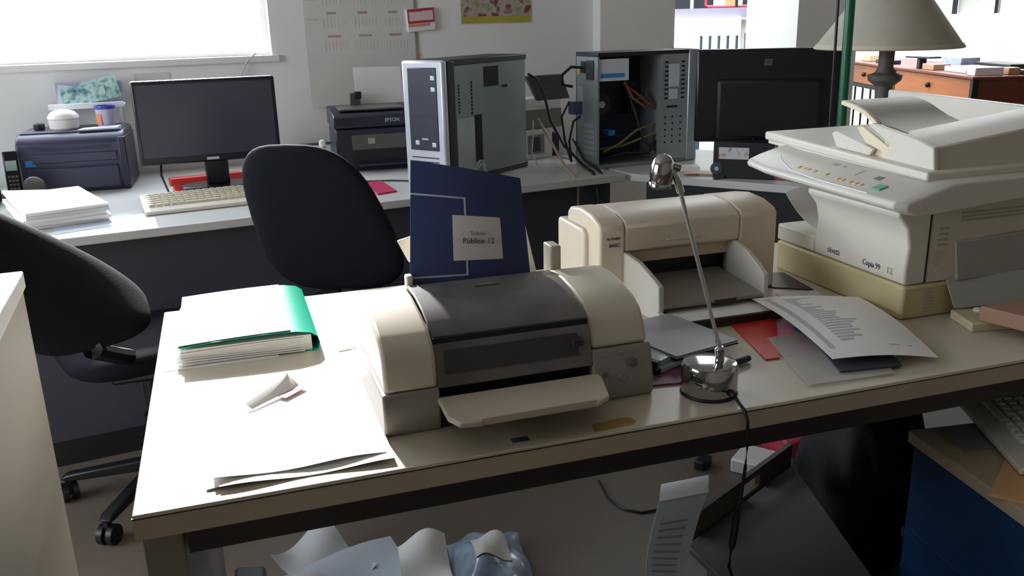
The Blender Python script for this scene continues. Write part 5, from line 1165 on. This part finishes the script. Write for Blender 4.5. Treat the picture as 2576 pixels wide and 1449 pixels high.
# carton
t = thing('carton', 'dark grey carton lid with a handle hole under the desk', 'carton', (0, 0, 0))
q = [(1.20, 1.585), (0.80, 1.375), (0.82, 1.00), (1.075, 1.15)]
obj('carton_body', prism(nb(), [(1.19, 1.565), (0.84, 1.36), (0.85, 1.03), (1.07, 1.16)], 'z', 0.0, 0.285), 'cardboard', t)
obj('carton_lid', prism(nb(), q, 'z', 0.285, 0.300), 'cardboard_lid', t, bevel=0.003)
a, b = Vector((1.205, 1.60, 0)), Vector((0.76, 1.365, 0)); d = (b-a); nn = Vector((-d.y, d.x, 0)).normalized()
if nn.y < 0: nn = -nn
def strip(s0, s1, z0, z1, name, m_, th=0.012):
    p0, p1 = a+d*s0, a+d*s1
    return obj(name, hexa(nb(), [(p0.x, p0.y, z0), (p1.x, p1.y, z0), (p1.x+nn.x*th, p1.y+nn.y*th, z0), (p0.x+nn.x*th, p0.y+nn.y*th, z0), (p0.x, p0.y, z1), (p1.x, p1.y, z1), (p1.x+nn.x*th, p1.y+nn.y*th, z1), (p0.x+nn.x*th, p0.y+nn.y*th, z1)]), m_, t)
strip(0.0, 0.30, 0.285, 0.345, 'side_flap', 'cardboard'); strip(0.46, 0.84, 0.285, 0.345, 'side_flap', 'cardboard')
strip(0.30, 0.46, 0.285, 0.300, 'side_flap', 'cardboard'); strip(0.30, 0.46, 0.330, 0.345, 'side_flap', 'cardboard')
# receipt strip hanging beside the carton
RC = [(0.690, 1.335, 0.20), (0.745, 1.300, 0.20), (0.850, 1.385, 0.402), (0.764, 1.430, 0.376)]
def rec(u, v):
    p = bil(RC, u, v)
    return (p.x-0.012*math.sin(PI*v), p.y, p.z+0.006*math.sin(9*v)*u)
t = thing('receipt_roll', 'long bluish printed receipt curling over the carton', 'receipt', (0, 0, 0))
obj('strip', vsheet(nb(), rec, 8, 16, 0.0012), 'receipt', t)
obj('top_curl', sheet(nb(), lambda u, v: (Vector(rec(u, 1)).x+0.03*v, Vector(rec(u, 1)).y+0.05*v, Vector(rec(u, 1)).z+0.012*math.sin(PI*v*0.8)), 8, 8, 0.0012), 'paper_white', t)
for k in range(9): obj('print_line', vsheet(nb(), lambda u, v: Vector(rec(0.15+0.6*u, 0.30+0.06*k+0.018*v))+Vector((0, -0.0012, 0)), 6, 1, 0.0005), 'receipt_print', t)
obj('strip_tail', vsheet(nb(), lambda u, v: (0.690+0.055*u, 1.335-0.035*u+0.03*(1-v), 0.001+0.20*v), 6, 6, 0.0012), 'receipt', t)
# backpack
t = thing('backpack', 'black soft bag standing under the desk beside the blue cabinet', 'bag', (0, 0, 0))
bm = nb(); bmesh.ops.create_icosphere(bm, subdivisions=4, radius=1)
for v in bm.verts:
    x, y, z = v.co
    f = lambda c: math.copysign(abs(c)**0.6, c)
    x, y, z = f(x), f(y), f(z)
    wob = 0.012*math.sin(9*x+5*z)+0.01*math.sin(7*y-6*z)
    v.co = (1.395+(0.125-0.03*z)*x+wob, 1.585+0.13*y+wob*0.5, 0.25+0.25*z+0.02*x*z)
obj('bag_body', bm, 'bag_black', t, smooth=1.4)
obj('strap', tube(nb(), [(1.32, 1.50, 0.47), (1.36, 1.52, 0.54), (1.42, 1.55, 0.545), (1.46, 1.56, 0.48)], 0.012, 8), 'bag_black', t)
# white box, red packet
tag(obj('white_adapter', box(nb(), 0, 0.16, 0, 0.12, 0, 0.045), 'white_plastic', loc=(1.345, 2.075, 0.0), rot=(0, 0, -0.9), bevel=0.006), 'white adapter box on the floor behind the carton', 'box')
tag(obj('red_packet', hexa(nb(), [(1.50, 2.02, 0), (1.56, 2.00, 0), (1.62, 2.30, 0), (1.54, 2.32, 0), (1.50, 2.02, 0.09), (1.56, 2.00, 0.11), (1.62, 2.30, 0.14), (1.54, 2.32, 0.14)]), 'card_red', bevel=0.008), 'dark red packet on the floor beside the black bag', 'packet')
tag(obj('pink_packet', hexa(nb(), [(1.575, 1.98, 0), (1.64, 1.95, 0), (1.70, 2.25, 0), (1.63, 2.28, 0), (1.575, 1.98, 0.10), (1.64, 1.95, 0.12), (1.70, 2.25, 0.14), (1.63, 2.28, 0.14)]), 'pink_paper', bevel=0.008), 'pale pink packet between the red packet and the bag', 'packet')
tag(obj('blue_white_sack', hexa(nb(), [(1.85, 1.95, 0), (2.15, 1.90, 0), (2.15, 2.15, 0), (1.85, 2.2, 0), (1.88, 1.98, 0.36), (2.12, 1.93, 0.34), (2.12, 2.12, 0.34), (1.88, 2.17, 0.36)]), 'cool_paper', bevel=0.03, seg=3), 'pale sack standing behind the black bag', 'sack')
# papers, film bag and dark block on the floor
def crump(ox, oy, w_, l_, a, seed, amp, m_, lab, name='crumpled_sheet', fold=0.0, z0=0.002):
    r = random.Random(seed); ph = [r.uniform(0, 6) for _ in range(4)]
    ca, sa = math.cos(a), math.sin(a)
    def f(u, v):
        x, y = w_*u, l_*v
        z = z0+amp*(0.5+0.25*math.sin(5*u+ph[0]+2*v)+0.25*math.sin(6*v+ph[1]-3*u))+fold*max(0, v-0.6)*2
        return (ox+ca*x-sa*y, oy+sa*x+ca*y, z)
    return tag(obj(name, sheet(nb(), f, 14, 14, 0.001), m_), lab, 'paper')
crump(-0.02, 1.62, 0.40, 0.33, 0.22, 3, 0.05, 'cool_paper', 'large bluish crumpled sheet on the floor under the desk')
crump(0.10, 1.84, 0.17, 0.20, 0.55, 8, 0.05, 'paper_grey', 'white sheet sticking up behind the large bluish sheet', fold=0.06)
crump(0.27, 1.68, 0.12, 0.26, -0.12, 12, 0.05, 'paper_white', 'creased white sheet beside the clear bag', fold=0.03, z0=0.03)
t = thing('plastic_bag', 'clear bluish plastic bag holding a white label on the floor', 'bag', (0, 0, 0))
r = random.Random(5); ph = [r.uniform(0, 6) for _ in range(4)]
def bagf(u, v):
    x, y = 0.19*u, 0.30*v; ca, sa = math.cos(-0.15), math.sin(-0.15)
    return (0.390+ca*x-sa*y, 1.68+sa*x+ca*y, 0.01+0.09*math.sin(PI*(0.1+0.8*u))*math.sin(PI*(0.12+0.8*v))+0.012*math.sin(11*u+ph[0])*math.sin(9*v+ph[1]))
obj('film', sheet(nb(), bagf, 16, 16, 0.001), 'bag_film', t)
obj('label', sheet(nb(), lambda u, v: Vector(bagf(0.30+0.45*u, 0.35+0.40*v))+Vector((0, 0, 0.0025)), 10, 10, 0.001), 'label_paper', t)
tag(obj('dark_block', hexa(nb(), [(-0.095, 1.80, 0), (-0.025, 1.78, 0), (-0.02, 1.90, 0), (-0.09, 1.92, 0), (-0.095, 1.80, 0.10), (-0.025, 1.78, 0.10), (-0.02, 1.90, 0.11), (-0.09, 1.92, 0.11)]), 'dark_panel', bevel=0.008), 'dark grey block on the floor at the desk leg', 'block')
tag(obj('floor_wire', tube(nb(), [(0.95, 2.16, 0.004), (0.935, 2.06, 0.004), (0.95, 1.99, 0.004), (0.99, 1.955, 0.004), (1.06, 1.95, 0.006), (1.12, 1.93, 0.012)], 0.0035, 6), 'dark_metal'), 'thin dark wire on the floor beside the receipt', 'cable')
tag(obj('black_plug', box(nb(), 0, 0.06, 0, 0.035, 0, 0.03), 'near_black', loc=(1.27, 2.10, 0), rot=(0, 0, 0.6), bevel=0.005), 'black plug on the floor beside the white adapter box', 'plug')
tag(obj('key_ring', tube(nb(), [(1.08+0.03*math.cos(k*PI/8), 1.90+0.03*math.sin(k*PI/8), 0.012) for k in range(17)], 0.008, 6), 'satin_metal'), 'tangle of metal rings on the floor by the receipt', 'rings')
tag(obj('pale_wire', tube(nb(), [(-0.80, 2.00, 0.003), (-0.6, 1.99, 0.003), (-0.45, 2.02, 0.003), (-0.30, 2.08, 0.003), (-0.20, 2.16, 0.003)], 0.003, 6), 'paper_grey'), 'pale wire on the floor beside the left cabinet', 'cable')
